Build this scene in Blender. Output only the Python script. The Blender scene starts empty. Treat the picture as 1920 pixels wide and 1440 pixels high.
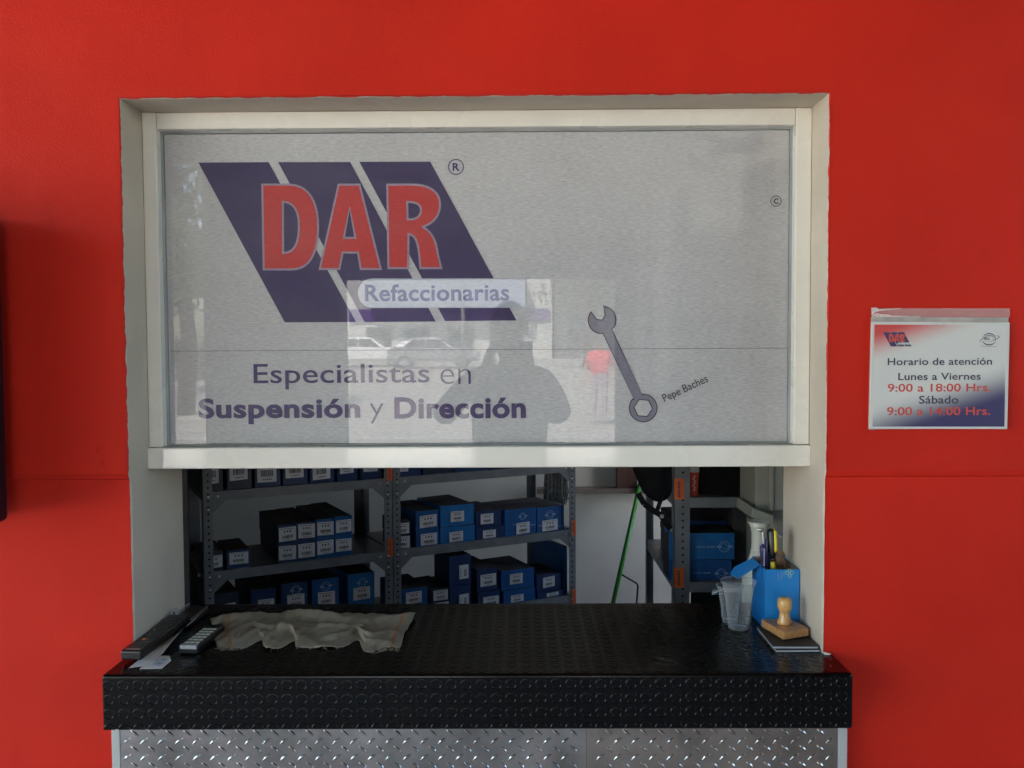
import bpy, bmesh, math, random
from mathutils import Vector, Matrix
random.seed(7)
S = bpy.context.scene
COL = S.collection

# ------------------------------------------------------------------ camera, world, sun, exposure
F = 1650.0
YAW, PITCH, ROLL = 0.0082, 0.0421, 0.0051
CAM = Vector((0, -1.94, 1.6))
fw = Vector((-math.sin(YAW)*math.cos(PITCH), math.cos(YAW)*math.cos(PITCH), -math.sin(PITCH)))
r0 = Vector((math.cos(YAW), math.sin(YAW), 0)); u0_ = r0.cross(fw)
rt = r0*math.cos(ROLL)-u0_*math.sin(ROLL); up = u0_*math.cos(ROLL)+r0*math.sin(ROLL)
cd = bpy.data.cameras.new('camera'); cam = bpy.data.objects.new('camera', cd); COL.objects.link(cam)
M = Matrix((rt, up, -fw)).transposed().to_4x4(); M.translation = CAM
cam.matrix_world = M
cd.sensor_width = 36; cd.lens = 36*F/1920; cd.clip_start = .02; cd.clip_end = 2000
S.camera = cam

SUN_EL, SUN_AZ = math.radians(52), math.radians(-28)     # azimuth from +Y, negative = towards -X
w = bpy.data.worlds.new('World'); S.world = w; w.use_nodes = True
nt = w.node_tree; bg = nt.nodes['Background']
sky = nt.nodes.new('ShaderNodeTexSky'); sky.sky_type = 'NISHITA'; sky.sun_disc = False
sky.sun_elevation = SUN_EL; sky.sun_rotation = SUN_AZ; sky.air_density = 1.2; sky.dust_density = 2.0
nt.links.new(sky.outputs[0], bg.inputs[0]); bg.inputs[1].default_value = 0.15
sd = bpy.data.lights.new('sun', 'SUN'); sd.energy = 5.0; sd.angle = math.radians(.55); sd.color = (1, .95, .87)
sun = bpy.data.objects.new('sun', sd); COL.objects.link(sun)
tosun = Vector((math.sin(SUN_AZ)*math.cos(SUN_EL), math.cos(SUN_AZ)*math.cos(SUN_EL), math.sin(SUN_EL)))
sun.rotation_euler = tosun.to_track_quat('Z', 'Y').to_euler(); sun.location = (0, 0, 30)
vs = S.view_settings; vs.view_transform = 'Standard'; vs.look = 'None'; vs.gamma = 1; vs.use_curve_mapping = False
vs.exposure = 3.35
S.render.engine = 'CYCLES'
cy = S.cycles; cy.use_denoising = True; cy.max_bounces = 10; cy.diffuse_bounces = 7; cy.glossy_bounces = 5
cy.transparent_max_bounces = 14; cy.transmission_bounces = 8; cy.sample_clamp_indirect = 4; cy.caustics_reflective = False

# ------------------------------------------------------------------ helpers
def at(u, v, Y):
    d = fw + rt*((u-960)/F) + up*((720-v)/F)
    k = (Y-CAM.y)/d.y
    return CAM + d*k
def atz(u, v, z):
    d = fw + rt*((u-960)/F) + up*((720-v)/F)
    return CAM + d*((z-CAM.z)/d.z)

def mat(name, col, rough=.6, metal=0, var=.12, vscale=6, bump=0, bscale=80, coat=0, spec=.5, rvar=.1, col2=None, detail=5, stretch=None, bdist=.002):
    m = bpy.data.materials.new(name); m.use_nodes = True
    t = m.node_tree; n = t.nodes; l = t.links; b = n['Principled BSDF']
    tc = n.new('ShaderNodeTexCoord'); src = tc.outputs['Object']
    if stretch:
        mp = n.new('ShaderNodeMapping'); mp.inputs['Scale'].default_value = stretch; l.new(src, mp.inputs[0]); src = mp.outputs[0]
    nz = n.new('ShaderNodeTexNoise'); nz.inputs['Scale'].default_value = vscale; nz.inputs['Detail'].default_value = detail
    l.new(src, nz.inputs['Vector'])
    mx = n.new('ShaderNodeMix'); mx.data_type = 'RGBA'
    c = Vector(col); c2 = Vector(col2) if col2 else c*(1-2*var)
    c1 = c if col2 else c*(1+var)
    mx.inputs[6].default_value = (*[min(1, x) for x in c1], 1); mx.inputs[7].default_value = (*c2, 1)
    mr = n.new('ShaderNodeMapRange'); mr.inputs[1].default_value = .3; mr.inputs[2].default_value = .72
    l.new(nz.outputs[0], mr.inputs[0]); l.new(mr.outputs[0], mx.inputs[0]); l.new(mx.outputs[2], b.inputs['Base Color'])
    r2 = n.new('ShaderNodeMapRange'); r2.inputs[3].default_value = max(.02, rough-rvar); r2.inputs[4].default_value = min(1, rough+rvar)
    l.new(nz.outputs[0], r2.inputs[0]); l.new(r2.outputs[0], b.inputs['Roughness'])
    b.inputs['Metallic'].default_value = metal; b.inputs['Specular IOR Level'].default_value = spec
    b.inputs['Coat Weight'].default_value = coat; b.inputs['Coat Roughness'].default_value = .06
    if bump:
        nb = n.new('ShaderNodeTexNoise'); nb.inputs['Scale'].default_value = bscale; nb.inputs['Detail'].default_value = 6
        l.new(src, nb.inputs['Vector'])
        bp = n.new('ShaderNodeBump'); bp.inputs['Strength'].default_value = bump; bp.inputs['Distance'].default_value = bdist
        l.new(nb.outputs[0], bp.inputs['Height']); l.new(bp.outputs[0], b.inputs['Normal'])
    m['bsdf'] = b.name
    return m
def N(m): return m.node_tree.nodes, m.node_tree.links, m.node_tree.nodes['Principled BSDF']

class MB:
    def __init__(s): s.v = []; s.f = []; s.uv = None; s.mi = []
    def add(s, vs_, fs, mi=0):
        o = len(s.v); s.v += [Vector(x) for x in vs_]; s.f += [tuple(i+o for i in f) for f in fs]; s.mi += [mi]*len(fs); return s
    def obox(s, o, ex, ey, ez, mi=0):
        o, ex, ey, ez = Vector(o), Vector(ex), Vector(ey), Vector(ez)
        return s.add([o, o+ex, o+ex+ey, o+ey, o+ez, o+ex+ez, o+ex+ey+ez, o+ey+ez],
                     [(0,3,2,1), (4,5,6,7), (0,1,5,4), (1,2,6,5), (2,3,7,6), (3,0,4,7)], mi)
    def box(s, a, b, mi=0):
        a, b = Vector(a), Vector(b); d = b-a
        return s.obox(a, (d.x,0,0), (0,d.y,0), (0,0,d.z), mi)
    def cyl(s, p, q, r, r2=None, n=16, caps=True, mi=0):
        p, q = Vector(p), Vector(q); r2 = r if r2 is None else r2
        ax = (q-p).normalized(); a = ax.orthogonal().normalized(); b = ax.cross(a)
        vs_ = [c+(a*math.cos(t)+b*math.sin(t))*rr for c, rr in ((p, r), (q, r2)) for t in [2*math.pi*i/n for i in range(n)]]
        fs = [(i, (i+1) % n, n+(i+1) % n, n+i) for i in range(n)]
        if caps: fs += [tuple(range(n))[::-1], tuple(range(n, 2*n))]
        return s.add(vs_, fs, mi)
    def tube(s, pts, r, n=8, mi=0):
        pts = [Vector(p) for p in pts]; rs = r if isinstance(r, (list, tuple)) else [r]*len(pts); vs_ = []
        a = None
        for i, p in enumerate(pts):
            ax = (pts[min(i+1, len(pts)-1)]-pts[max(i-1, 0)]).normalized()
            a = ax.orthogonal().normalized() if a is None else (a-ax*a.dot(ax)).normalized()
            b = ax.cross(a)
            vs_ += [p+(a*math.cos(2*math.pi*k/n)+b*math.sin(2*math.pi*k/n))*rs[i] for k in range(n)]
        m_ = len(pts)
        fs = [(j*n+i, j*n+(i+1) % n, (j+1)*n+(i+1) % n, (j+1)*n+i) for j in range(m_-1) for i in range(n)]
        fs += [tuple(range(n))[::-1], tuple(range((m_-1)*n, m_*n))]
        return s.add(vs_, fs, mi)
    def lathe(s, c, prof, n=28, mi=0, close=False, ax=None):
        c = Vector(c); vs_ = []
        for r, z in prof:
            for k in range(n):
                t = 2*math.pi*k/n
                vs_.append(c+Vector((r*math.cos(t), r*math.sin(t), z)))
        m_ = len(prof)
        fs = [(j*n+i, j*n+(i+1) % n, (j+1)*n+(i+1) % n, (j+1)*n+i) for j in range(m_-1) for i in range(n)]
        if close: fs += [tuple(range(n))[::-1], tuple(range((m_-1)*n, m_*n))]
        return s.add(vs_, fs, mi)
    def prism(s, pts, d, mi=0):
        pts = [Vector(p) for p in pts]; n = len(pts); d = Vector(d)
        return s.add(pts+[p+d for p in pts], [tuple(range(n))[::-1], tuple(range(n, 2*n))]+[(i, (i+1) % n, n+(i+1) % n, n+i) for i in range(n)], mi)
    def grid(s, fn, nu, nv, mi=0, uv=False):
        vs_ = [fn(i/nu, j/nv) for j in range(nv+1) for i in range(nu+1)]
        fs = [(j*(nu+1)+i, j*(nu+1)+i+1, (j+1)*(nu+1)+i+1, (j+1)*(nu+1)+i) for j in range(nv) for i in range(nu)]
        s.add(vs_, fs, mi)
        if uv: s.uv = [(i/nu, j/nv) for j in range(nv+1) for i in range(nu+1)]
        return s
    def build(s, name, ms, parent=None, smooth=False, bevel=0, seg=2, kind=None, label=None, solid=0, sub=0, fix=True, **tags):
        me = bpy.data.meshes.new(name)
        base = Vector((0, 0, 0)); p = parent
        while p: base += p.location; p = p.parent
        loc = Vector((0, 0, 0))
        if not parent or True:
            mn = Vector((min(v.x for v in s.v), min(v.y for v in s.v), min(v.z for v in s.v)))
            mx = Vector((max(v.x for v in s.v), max(v.y for v in s.v), max(v.z for v in s.v)))
            loc = Vector(((mn.x+mx.x)/2, (mn.y+mx.y)/2, mn.z))
        me.from_pydata([v-loc for v in s.v], [], s.f)
        for m_ in (ms if isinstance(ms, (list, tuple)) else [ms]): me.materials.append(m_)
        me.polygons.foreach_set('material_index', s.mi)
        if s.uv:
            ul = me.uv_layers.new(name='UVMap')
            for lp in me.loops: ul.data[lp.index].uv = s.uv[lp.vertex_index]
        me.update()
        if fix:
            bm = bmesh.new(); bm.from_mesh(me); bmesh.ops.recalc_face_normals(bm, faces=bm.faces); bm.to_mesh(me); bm.free()
        o = bpy.data.objects.new(name, me); COL.objects.link(o); o.location = loc-base
        if parent: o.parent = parent
        if smooth:
            for p_ in me.polygons: p_.use_smooth = True
        if bevel:
            b = o.modifiers.new('b', 'BEVEL'); b.width = bevel; b.segments = seg; b.limit_method = 'ANGLE'; b.angle_limit = .6
        if solid:
            b = o.modifiers.new('s', 'SOLIDIFY'); b.thickness = solid
        if sub:
            b = o.modifiers.new('u', 'SUBSURF'); b.levels = b.render_levels = sub
        if kind: o['kind'] = kind
        if label: o['label'] = label
        for k, v_ in tags.items(): o[k] = v_
        return o

def thing(name, label, cat, loc, group=None):
    o = bpy.data.objects.new(name, None); COL.objects.link(o); o.location = Vector(loc); o.empty_display_size = .05
    o['label'] = label; o['category'] = cat
    if group: o['group'] = group
    return o

def smooth_by_angle(o, a=.6):
    for p in o.data.polygons: p.use_smooth = True
    o.data.update()
    bm = bmesh.new(); bm.from_mesh(o.data)
    for e in bm.edges:
        if len(e.link_faces) == 2 and e.calc_face_angle(0) > a: e.smooth = False
    bm.to_mesh(o.data); bm.free()

# flat print: filled 2D outlines (several loops = holes), points given in (X, Z), put at depth Y facing -Y
def flat(name, loops, Y, m, parent, off=0, th=.0002, label=None):
    cu = bpy.data.curves.new(name, 'CURVE'); cu.dimensions = '2D'; cu.fill_mode = 'BOTH'
    for lp in loops:
        sp = cu.splines.new('POLY'); sp.points.add(len(lp)-1)
        for i, (x, z) in enumerate(lp): sp.points[i].co = (x, z, 0, 1)
        sp.use_cyclic_u = True
    cu.offset = off
    return _curve_to(name, cu, Y, m, parent, th, label)
def _curve_to(name, cu, Y, m, parent, th, label, fit=None, rot=0, shear=0):
    to = bpy.data.objects.new('tmp', cu); COL.objects.link(to)
    bpy.context.view_layer.update()
    dg = bpy.context.evaluated_depsgraph_get()
    me = bpy.data.meshes.new_from_object(to.evaluated_get(dg)); bpy.data.objects.remove(to)
    vs_ = [(v.co.x, v.co.y) for v in me.vertices]
    if fit:
        x0, z0, x1, z1 = fit
        ax0 = min(p[0] for p in vs_); ax1 = max(p[0] for p in vs_); az0 = min(p[1] for p in vs_); az1 = max(p[1] for p in vs_)
        vs_ = [(x0+(p[0]-ax0)/(ax1-ax0)*(x1-x0)+(p[1]-az0)*shear*0, z0+(p[1]-az0)/(az1-az0)*(z1-z0)) for p in vs_]
        if rot:
            cx, cz = (x0+x1)/2, (z0+z1)/2; c, s_ = math.cos(rot), math.sin(rot)
            vs_ = [(cx+(p[0]-cx)*c-(p[1]-cz)*s_, cz+(p[0]-cx)*s_+(p[1]-cz)*c) for p in vs_]
    mb = MB(); mb.add([(p[0], Y, p[1]) for p in vs_], [tuple(p.vertices) for p in me.polygons])
    o = mb.build(name, m, parent, fix=False, label=label)
    bpy.data.meshes.remove(me)
    return o
def text(name, s, px, Y, m, parent, bold=0, rot=0, label=None, fn=None):
    cu = bpy.data.curves.new(name, 'FONT'); cu.body = s; cu.size = 1; cu.offset = bold; cu.resolution_u = 4; cu.fill_mode = 'FRONT'
    if bold > 0: cu.space_character = 1+bold*1.6
    a = at(px[0], px[3], Y); b = at(px[2], px[1], Y)
    o = _curve_to(name, cu, Y, m, parent, 0, label, fit=(a.x, a.z, b.x, b.z), rot=rot)
    return o
def P2(pts, Y):
    return [(p.x, p.z) for p in (at(u, v, Y) for u, v in pts)]
def bez(p0, p1, p2, p3, n=10):
    out = []
    for i in range(1, n+1):
        t = i/n; out.append(tuple((1-t)**3*a+3*(1-t)**2*t*b+3*(1-t)*t*t*c+t**3*d for a, b, c, d in zip(p0, p1, p2, p3)))
    return out
def circ(cx, cy_, r, n=32): return [(cx+r*math.cos(2*math.pi*i/n), cy_+r*math.sin(2*math.pi*i/n)) for i in range(n)]

# ------------------------------------------------------------------ materials
RED = mat('red_paint', (.58, .0200, .0085), .62, spec=.16, var=.12, vscale=1.1, bump=.6, bscale=240, detail=8, bdist=.0012)
n, l, b = N(RED)
tc = n.new('ShaderNodeNewGeometry'); old = b.inputs['Base Color'].links[0].from_socket; prev = old
for sc_, lo, hi, amt, colr in (((5, 5, .5), .56, .74, .22, (.43, .016, .008, 1)), ((1.2, 1.2, 1.6), .50, .8, .30, (.62, .034, .014, 1)), ((60, 60, 60), .70, .74, .5, (.30, .012, .01, 1))):
    mp = n.new('ShaderNodeMapping'); mp.inputs['Scale'].default_value = sc_; l.new(tc.outputs['Position'], mp.inputs[0])
    nz = n.new('ShaderNodeTexNoise'); nz.inputs['Scale'].default_value = 2; nz.inputs['Detail'].default_value = 7; l.new(mp.outputs[0], nz.inputs['Vector'])
    mr = n.new('ShaderNodeMapRange'); mr.inputs[1].default_value = lo; mr.inputs[2].default_value = hi; mr.inputs[4].default_value = amt; l.new(nz.outputs[0], mr.inputs[0])
    mx = n.new('ShaderNodeMix'); mx.data_type = 'RGBA'; l.new(mr.outputs[0], mx.inputs[0]); l.new(prev, mx.inputs[6]); mx.inputs[7].default_value = colr; prev = mx.outputs[2]
l.new(prev, b.inputs['Base Color'])
ob_ = b.inputs['Normal'].links[0].from_node     # slow waviness of the plaster under the roller stipple
nz = n.new('ShaderNodeTexNoise'); nz.inputs['Scale'].default_value = 5; nz.inputs['Detail'].default_value = 3; l.new(tc.outputs['Position'], nz.inputs['Vector'])
bp = n.new('ShaderNodeBump'); bp.inputs['Strength'].default_value = .5; bp.inputs['Distance'].default_value = .012; l.new(nz.outputs[0], bp.inputs['Height']); l.new(bp.outputs[0], ob_.inputs['Normal'])
JAMB = mat('white_plaster_reveal', (.55, .49, .40), .75, var=.06, vscale=5, bump=.3, bscale=160)
n, l, b = N(JAMB)   # red paint bleeding unevenly over the front arris
tc = n.new('ShaderNodeNewGeometry'); sx = n.new('ShaderNodeSeparateXYZ'); l.new(tc.outputs['Position'], sx.inputs[0])
nz = n.new('ShaderNodeTexNoise'); nz.inputs['Scale'].default_value = 30; l.new(tc.outputs['Position'], nz.inputs['Vector'])
ma = n.new('ShaderNodeMath'); ma.operation = 'MULTIPLY_ADD'; ma.inputs[1].default_value = .012; ma.inputs[2].default_value = -.0035; l.new(nz.outputs[0], ma.inputs[0])
lt = n.new('ShaderNodeMath'); lt.operation = 'LESS_THAN'; l.new(sx.outputs[1], lt.inputs[0]); l.new(ma.outputs[0], lt.inputs[1])
mx = n.new('ShaderNodeMix'); mx.data_type = 'RGBA'; old = b.inputs['Base Color'].links[0].from_socket
l.new(lt.outputs[0], mx.inputs[0]); l.new(old, mx.inputs[6]); mx.inputs[7].default_value = (.56, .025, .017, 1); l.new(mx.outputs[2], b.inputs['Base Color'])
FRAME = mat('white_enamel_frame', (.80, .78, .705), .28, var=.03, vscale=9, coat=.9, rvar=.06)
DARKGAP = mat('dark_ledge_shade', (.02, .02, .022), .7)
INW = mat('interior_white_wall', (.70, .69, .66), .8, var=.08, vscale=2.2, bump=.2, bscale=60)
CEIL = mat('ceiling_plaster', (.30, .29, .28), .8, var=.1)
FLOOR = mat('concrete_floor', (.50, .455, .39), .7, var=.18, vscale=3)
STEEL = mat('grey_shelf_enamel', (.17, .18, .20), .45, var=.14, vscale=12, rvar=.1)
HOLE = mat('bolt_hole_black', (.004, .004, .004), .9)
BOLT = mat('zinc_bolt', (.6, .6, .6), .35, metal=.9)
ORANGE = mat('orange_tag', (.75, .13, .02), .5, var=.1, vscale=40)
INK = mat('black_ink', (.03, .03, .035), .7)
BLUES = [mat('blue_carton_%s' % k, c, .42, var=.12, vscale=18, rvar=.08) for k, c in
         (('bright', (.006, .145, .42)), ('mid', (.005, .09, .31)), ('navy', (.008, .035, .13)), ('dark', (.012, .02, .05)))]  # navy and dark blues also carry the dimness of the left shelves
CARTOP = mat('plain_carton_shaded_lid', (.055, .045, .05), .8, var=.2, vscale=20)  # plain card; on lids the dark colour stands for shaded tops
PAPER = mat('white_sticker', (.62, .62, .66), .6, var=.05, vscale=30)
LINE = mat('pale_blue_print', (.26, .38, .56), .5)
RUBBER = mat('black_rubber', (.0014, .0018, .0020), .24, var=.3, vscale=14, bump=.05, bscale=200, rvar=.05, spec=.26)
n, l, b = N(RUBBER)  # scuffs and dust flecks
tc = n.new('ShaderNodeTexCoord'); nz = n.new('ShaderNodeTexNoise'); nz.inputs['Scale'].default_value = 160; nz.inputs['Detail'].default_value = 9; l.new(tc.outputs['Object'], nz.inputs['Vector'])
mr = n.new('ShaderNodeMapRange'); mr.inputs[1].default_value = .73; mr.inputs[2].default_value = .82; mr.inputs[4].default_value = .35; l.new(nz.outputs[0], mr.inputs[0])
mx = n.new('ShaderNodeMix'); mx.data_type = 'RGBA'; old = b.inputs['Base Color'].links[0].from_socket
l.new(mr.outputs[0], mx.inputs[0]); l.new(old, mx.inputs[6]); mx.inputs[7].default_value = (.16, .155, .15, 1); l.new(mx.outputs[2], b.inputs['Base Color'])
ALU = mat('aluminium_plate', (.52, .54, .51), .2, metal=1, var=.25, vscale=9, bump=.5, bscale=20, rvar=.12, bdist=.004)
TRIM = mat('grey_trim', (.42, .44, .43), .5, var=.05)
# printed perforated vinyl: opaque print with see-through perforation
def vinyl(name, col, trans=.10):
    m = mat(name, col, .55, var=.035, vscale=3.0, detail=8, rvar=.05)
    n, l, b = N(m); out = n['Material Output']
    old = b.inputs['Base Color'].links[0].from_socket
    geo = n.new('ShaderNodeNewGeometry')
    vz = n.new('ShaderNodeMapping'); vz.inputs['Scale'].default_value = (70, 1, 420); l.new(geo.outputs['Position'], vz.inputs[0])
    ns = n.new('ShaderNodeTexNoise'); ns.inputs['Scale'].default_value = 1; ns.inputs['Detail'].default_value = 2; l.new(vz.outputs[0], ns.inputs['Vector'])
    mr = n.new('ShaderNodeMapRange'); mr.inputs[1].default_value = .3; mr.inputs[2].default_value = .7; mr.inputs[3].default_value = .84; mr.inputs[4].default_value = 1.13
    l.new(ns.outputs[0], mr.inputs[0])
    mx = n.new('ShaderNodeVectorMath'); mx.operation = 'SCALE'; l.new(old, mx.inputs[0]); l.new(mr.outputs[0], mx.inputs['Scale']); l.new(mx.outputs[0], b.inputs['Base Color'])
    tr = n.new('ShaderNodeBsdfTransparent'); ms = n.new('ShaderNodeMixShader'); ms.inputs[0].default_value = trans
    l.new(b.outputs[0], ms.inputs[1]); l.new(tr.outputs[0], ms.inputs[2]); l.new(ms.outputs[0], out.inputs[0])
    return m
V_BASE = vinyl('perforated_vinyl', (.60, .575, .60), .08)
V_PURP = vinyl('vinyl_purple', (.036, .019, .095), .0)
V_RED = vinyl('vinyl_red', (.55, .026, .026), .0)
V_LILAC = vinyl('vinyl_lilac', (.34, .26, .36), .0)
V_WHITE = vinyl('vinyl_white', (.46, .47, .55), .0)
V_SLATE = vinyl('vinyl_slate', (.035, .045, .20), .0)
V_TEXT = vinyl('vinyl_violet', (.06, .035, .13), .0)
V_INK = vinyl('vinyl_ink', (.035, .030, .045), .0)
V_WRENCH = vinyl('vinyl_wrench_grey', (.20, .185, .25), .0)
SMEAR = vinyl('glue_smear', (.52, .50, .53), .0)
# thin window glass
GLASS = bpy.data.materials.new('thin_glass'); GLASS.use_nodes = True
t = GLASS.node_tree; n = t.nodes; l = t.links; n.remove(n['Principled BSDF']); out = n['Material Output']
fr = n.new('ShaderNodeLayerWeight'); fr.inputs[0].default_value = .5     # two-sided Schlick term of a thin pane
pw5 = n.new('ShaderNodeMath'); pw5.operation = 'POWER'; pw5.inputs[1].default_value = 5; l.new(fr.outputs['Facing'], pw5.inputs[0])
dbl = n.new('ShaderNodeMath'); dbl.operation = 'MULTIPLY_ADD'; dbl.inputs[1].default_value = .93; dbl.inputs[2].default_value = .037; dbl.use_clamp = True; l.new(pw5.outputs[0], dbl.inputs[0])
tr = n.new('ShaderNodeBsdfTransparent'); tr.inputs[0].default_value = (.95, .97, .955, 1)
gl = n.new('ShaderNodeBsdfGlossy'); gl.inputs['Roughness'].default_value = .006
ms = n.new('ShaderNodeMixShader'); l.new(dbl.outputs[0], ms.inputs[0]); l.new(tr.outputs[0], ms.inputs[1]); l.new(gl.outputs[0], ms.inputs[2]); # film of dust and wiping streaks on the pane
df = n.new('ShaderNodeBsdfDiffuse'); df.inputs[0].default_value = (.72, .72, .72, 1)
tc = n.new('ShaderNodeTexCoord'); mp = n.new('ShaderNodeMapping'); mp.inputs['Scale'].default_value = (1.6, 1, 5); mp.inputs['Rotation'].default_value = (0, .5, 0); l.new(tc.outputs['Object'], mp.inputs[0])
nz = n.new('ShaderNodeTexNoise'); nz.inputs['Scale'].default_value = 2.2; nz.inputs['Detail'].default_value = 8; nz.inputs['Roughness'].default_value = .65; l.new(mp.outputs[0], nz.inputs['Vector'])
mr = n.new('ShaderNodeMapRange'); mr.inputs[1].default_value = .35; mr.inputs[2].default_value = .75; mr.inputs[3].default_value = .0; mr.inputs[4].default_value = .07; l.new(nz.outputs[0], mr.inputs[0])
m3 = n.new('ShaderNodeMixShader'); l.new(mr.outputs[0], m3.inputs[0]); l.new(ms.outputs[0], m3.inputs[1]); l.new(df.outputs[0], m3.inputs[2]); l.new(m3.outputs[0], out.inputs[0])
def clear(name, tint=(.9, .93, .95), rough=.05, haze=.03):
    m = bpy.data.materials.new(name); m.use_nodes = True
    t = m.node_tree; n = t.nodes; l = t.links; b = n['Principled BSDF']; out = n['Material Output']
    b.inputs['Base Color'].default_value = (*tint, 1); b.inputs['Roughness'].default_value = rough+.1
    fr = n.new('ShaderNodeLayerWeight'); fr.inputs[0].default_value = .35
    ma = n.new('ShaderNodeMapRange'); ma.inputs[3].default_value = haze; ma.inputs[4].default_value = .5; l.new(fr.outputs['Facing'], ma.inputs[0])
    tr = n.new('ShaderNodeBsdfTransparent'); tr.inputs[0].default_value = (*tint, 1)
    ms = n.new('ShaderNodeMixShader'); l.new(ma.outputs[0], ms.inputs[0]); l.new(tr.outputs[0], ms.inputs[1]); l.new(b.outputs[0], ms.inputs[2]); l.new(ms.outputs[0], out.inputs[0])
    return m
CUPP = clear('clear_cup_plastic', (.86, .9, .93))
ACRYL = clear('clear_acrylic', (.95, .88, .86), .1, .16)
WOOD = mat('stamp_wood', (.52, .27, .10), .45, var=.2, vscale=30, stretch=(1, 12, 3), coat=.3)
WOOD2 = mat('stamp_handle_varnish', (.62, .36, .13), .3, var=.12, vscale=25, coat=.5)
BLACKP = mat('black_plastic', (.006, .006, .007), .35, var=.2, vscale=30)
BLACKM = mat('black_matte', (.006, .006, .007), .8, spec=.2, var=.3, vscale=20, bump=.3, bscale=200)
GREYK = mat('grey_keys', (.05, .05, .055), .5)
WHITEK = mat('white_keys', (.52, .55, .46), .5)
SILVER = mat('silver_plastic', (.34, .35, .38), .35)
CLOTH = mat('grey_beige_cloth', (.30, .265, .20), .95, var=.12, vscale=14, bump=.6, bscale=500, detail=8)
n, l, b = N(CLOTH)
uv = n.new('ShaderNodeUVMap'); sx = n.new('ShaderNodeSeparateXYZ'); l.new(uv.outputs[0], sx.inputs[0]); prev = b.inputs['Base Color'].links[0].from_socket
for x0, wd in ((.0615, .0022), (.0705, .0022), (.9430, .0022), (.9520, .0022)):
    su = n.new('ShaderNodeMath'); su.operation = 'SUBTRACT'; su.inputs[1].default_value = x0; l.new(sx.outputs[0], su.inputs[0])
    ab = n.new('ShaderNodeMath'); ab.operation = 'ABSOLUTE'; l.new(su.outputs[0], ab.inputs[0])
    lt = n.new('ShaderNodeMath'); lt.operation = 'LESS_THAN'; lt.inputs[1].default_value = wd; l.new(ab.outputs[0], lt.inputs[0])
    mx = n.new('ShaderNodeMix'); mx.data_type = 'RGBA'; l.new(lt.outputs[0], mx.inputs[0]); l.new(prev, mx.inputs[6]); mx.inputs[7].default_value = (.42, .11, .02, 1); prev = mx.outputs[2]
l.new(prev, b.inputs['Base Color'])
WHITEPAPER = mat('paper', (.72, .73, .72), .8, var=.04, vscale=20)
BLUEPR = mat('paper_blue_print', (.45, .58, .68), .8, var=.3, vscale=60)
BEIGE = mat('beige_cabinet_paint', (.36, .355, .31), .5, var=.08, vscale=4)
CREAM = mat('cream_plastic', (.60, .61, .53), .35, var=.05)
GREEN = mat('green_handle', (.03, .22, .02), .4, var=.1)
BROWN = mat('brown_wood', (.10, .045, .035), .5, var=.2, stretch=(1, 1, .1), vscale=20)
TAUPE = mat('taupe_ledge', (.22, .18, .15), .6)
MOPM = mat('mop_yarn', (.22, .21, .19), .95, var=.3, vscale=60)
YELLOW = mat('yellow_plastic', (.75, .62, .03), .4)
NAVY = mat('navy_plastic', (.035, .03, .14), .3)
CARD = mat('kraft_card', (.36, .21, .11), .85, var=.1)
CUPW = mat('paper_cup_white', (.6, .58, .52), .6)
CUPR = mat('paper_cup_red', (.55, .06, .03), .6)
TVM = mat('tv_black', (.010, .005, .011), .45, spec=.3, var=.1)

# ------------------------------------------------------------------ ground, street, porch shell
X0, X1, ZT, ZC = -.8728, .6792, 2.1495, .9105
GRV = 1.6-.2773
# building height 3.5: this place is a deep covered porch
def gz(y):  # the street climbs gently away from the shop
    return 0 if y > -9 else .75*min(1, (-9-y)/38)**1.0
ASPH = mat('asphalt', (.35, .325, .285), .85, var=.15, vscale=.8, bump=.3, bscale=40)
PAVE = mat('paving_concrete', (.42, .41, .38), .8, var=.12, vscale=.6)
g = MB(); ys = [300, 6, 0, -6, -9]+[-9-3.8*i for i in range(1, 11)]+[-300]
g.add([(x, y, (gz(y) if y <= 0 else 0)-.012) for y in ys for x in (-300, 300)], [(2*i, 2*i+1, 2*i+3, 2*i+2) for i in range(len(ys)-1)])
g.build('ground', ASPH, kind='structure')
MB().box((-6, -7.2, -.008), (7, 0, 0)).build('porch_floor', FLOOR, kind='structure')
for y in (-12.5, -20):
    m_ = MB(); m_.add([(-60, y, gz(y)+.0), (60, y, gz(y)+.0), (60, y-.16, gz(y-.16)+.0), (-60, y-.16, gz(y-.16)+.0)], [(0, 1, 2, 3)])
    m_.build('road_marking', mat('road_paint', (.75, .75, .72), .7), kind='structure')

# red facade wall with the service opening
wall = thing('shop_wall', 'red painted plaster shop wall around the recessed serving opening', 'wall', (0, .15, 0))
TH = .307
mb = MB()
HOLEX0, HOLEX1 = X0, X1
DX0, DX1, DZ = 1.75, 3.00, 2.35       # unseen doorway on the right, added to light the room
def upper(x0, x1, z0, z1, y=0): mb.box((x0, y, z0), (x1, TH-.001, z1))
upper(-6, X0, GRV, 3.6); upper(X1, DX0, GRV, 3.6); upper(X0, X1, ZT, 3.6); upper(DX1, 7, GRV, 3.6); upper(DX0, DX1, DZ, 3.6)
o = mb.build('upper_wall', RED, wall)
bm = bmesh.new(); bm.from_mesh(o.data); bmesh.ops.remove_doubles(bm, verts=bm.verts, dist=1e-5); bm.to_mesh(o.data); bm.free()
mb = MB(); LY = .011
for x0, x1 in ((-6, X0), (X1, DX0), (DX1, 7)):
    mb.box((x0, LY, 0), (x1, TH-.001, GRV-.010))
    # rounded lip between the two courses
    mb.prism([(x0, .0, GRV), (x0, .004, GRV-.012), (x0, .014, GRV-.017), (x0, .1, GRV-.017), (x0, .1, GRV)], (x1-x0, 0, 0))
mb.box((X0, LY, 0), (X1, TH-.001, ZC-.12))
mb.build('lower_wall', RED, wall)
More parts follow.
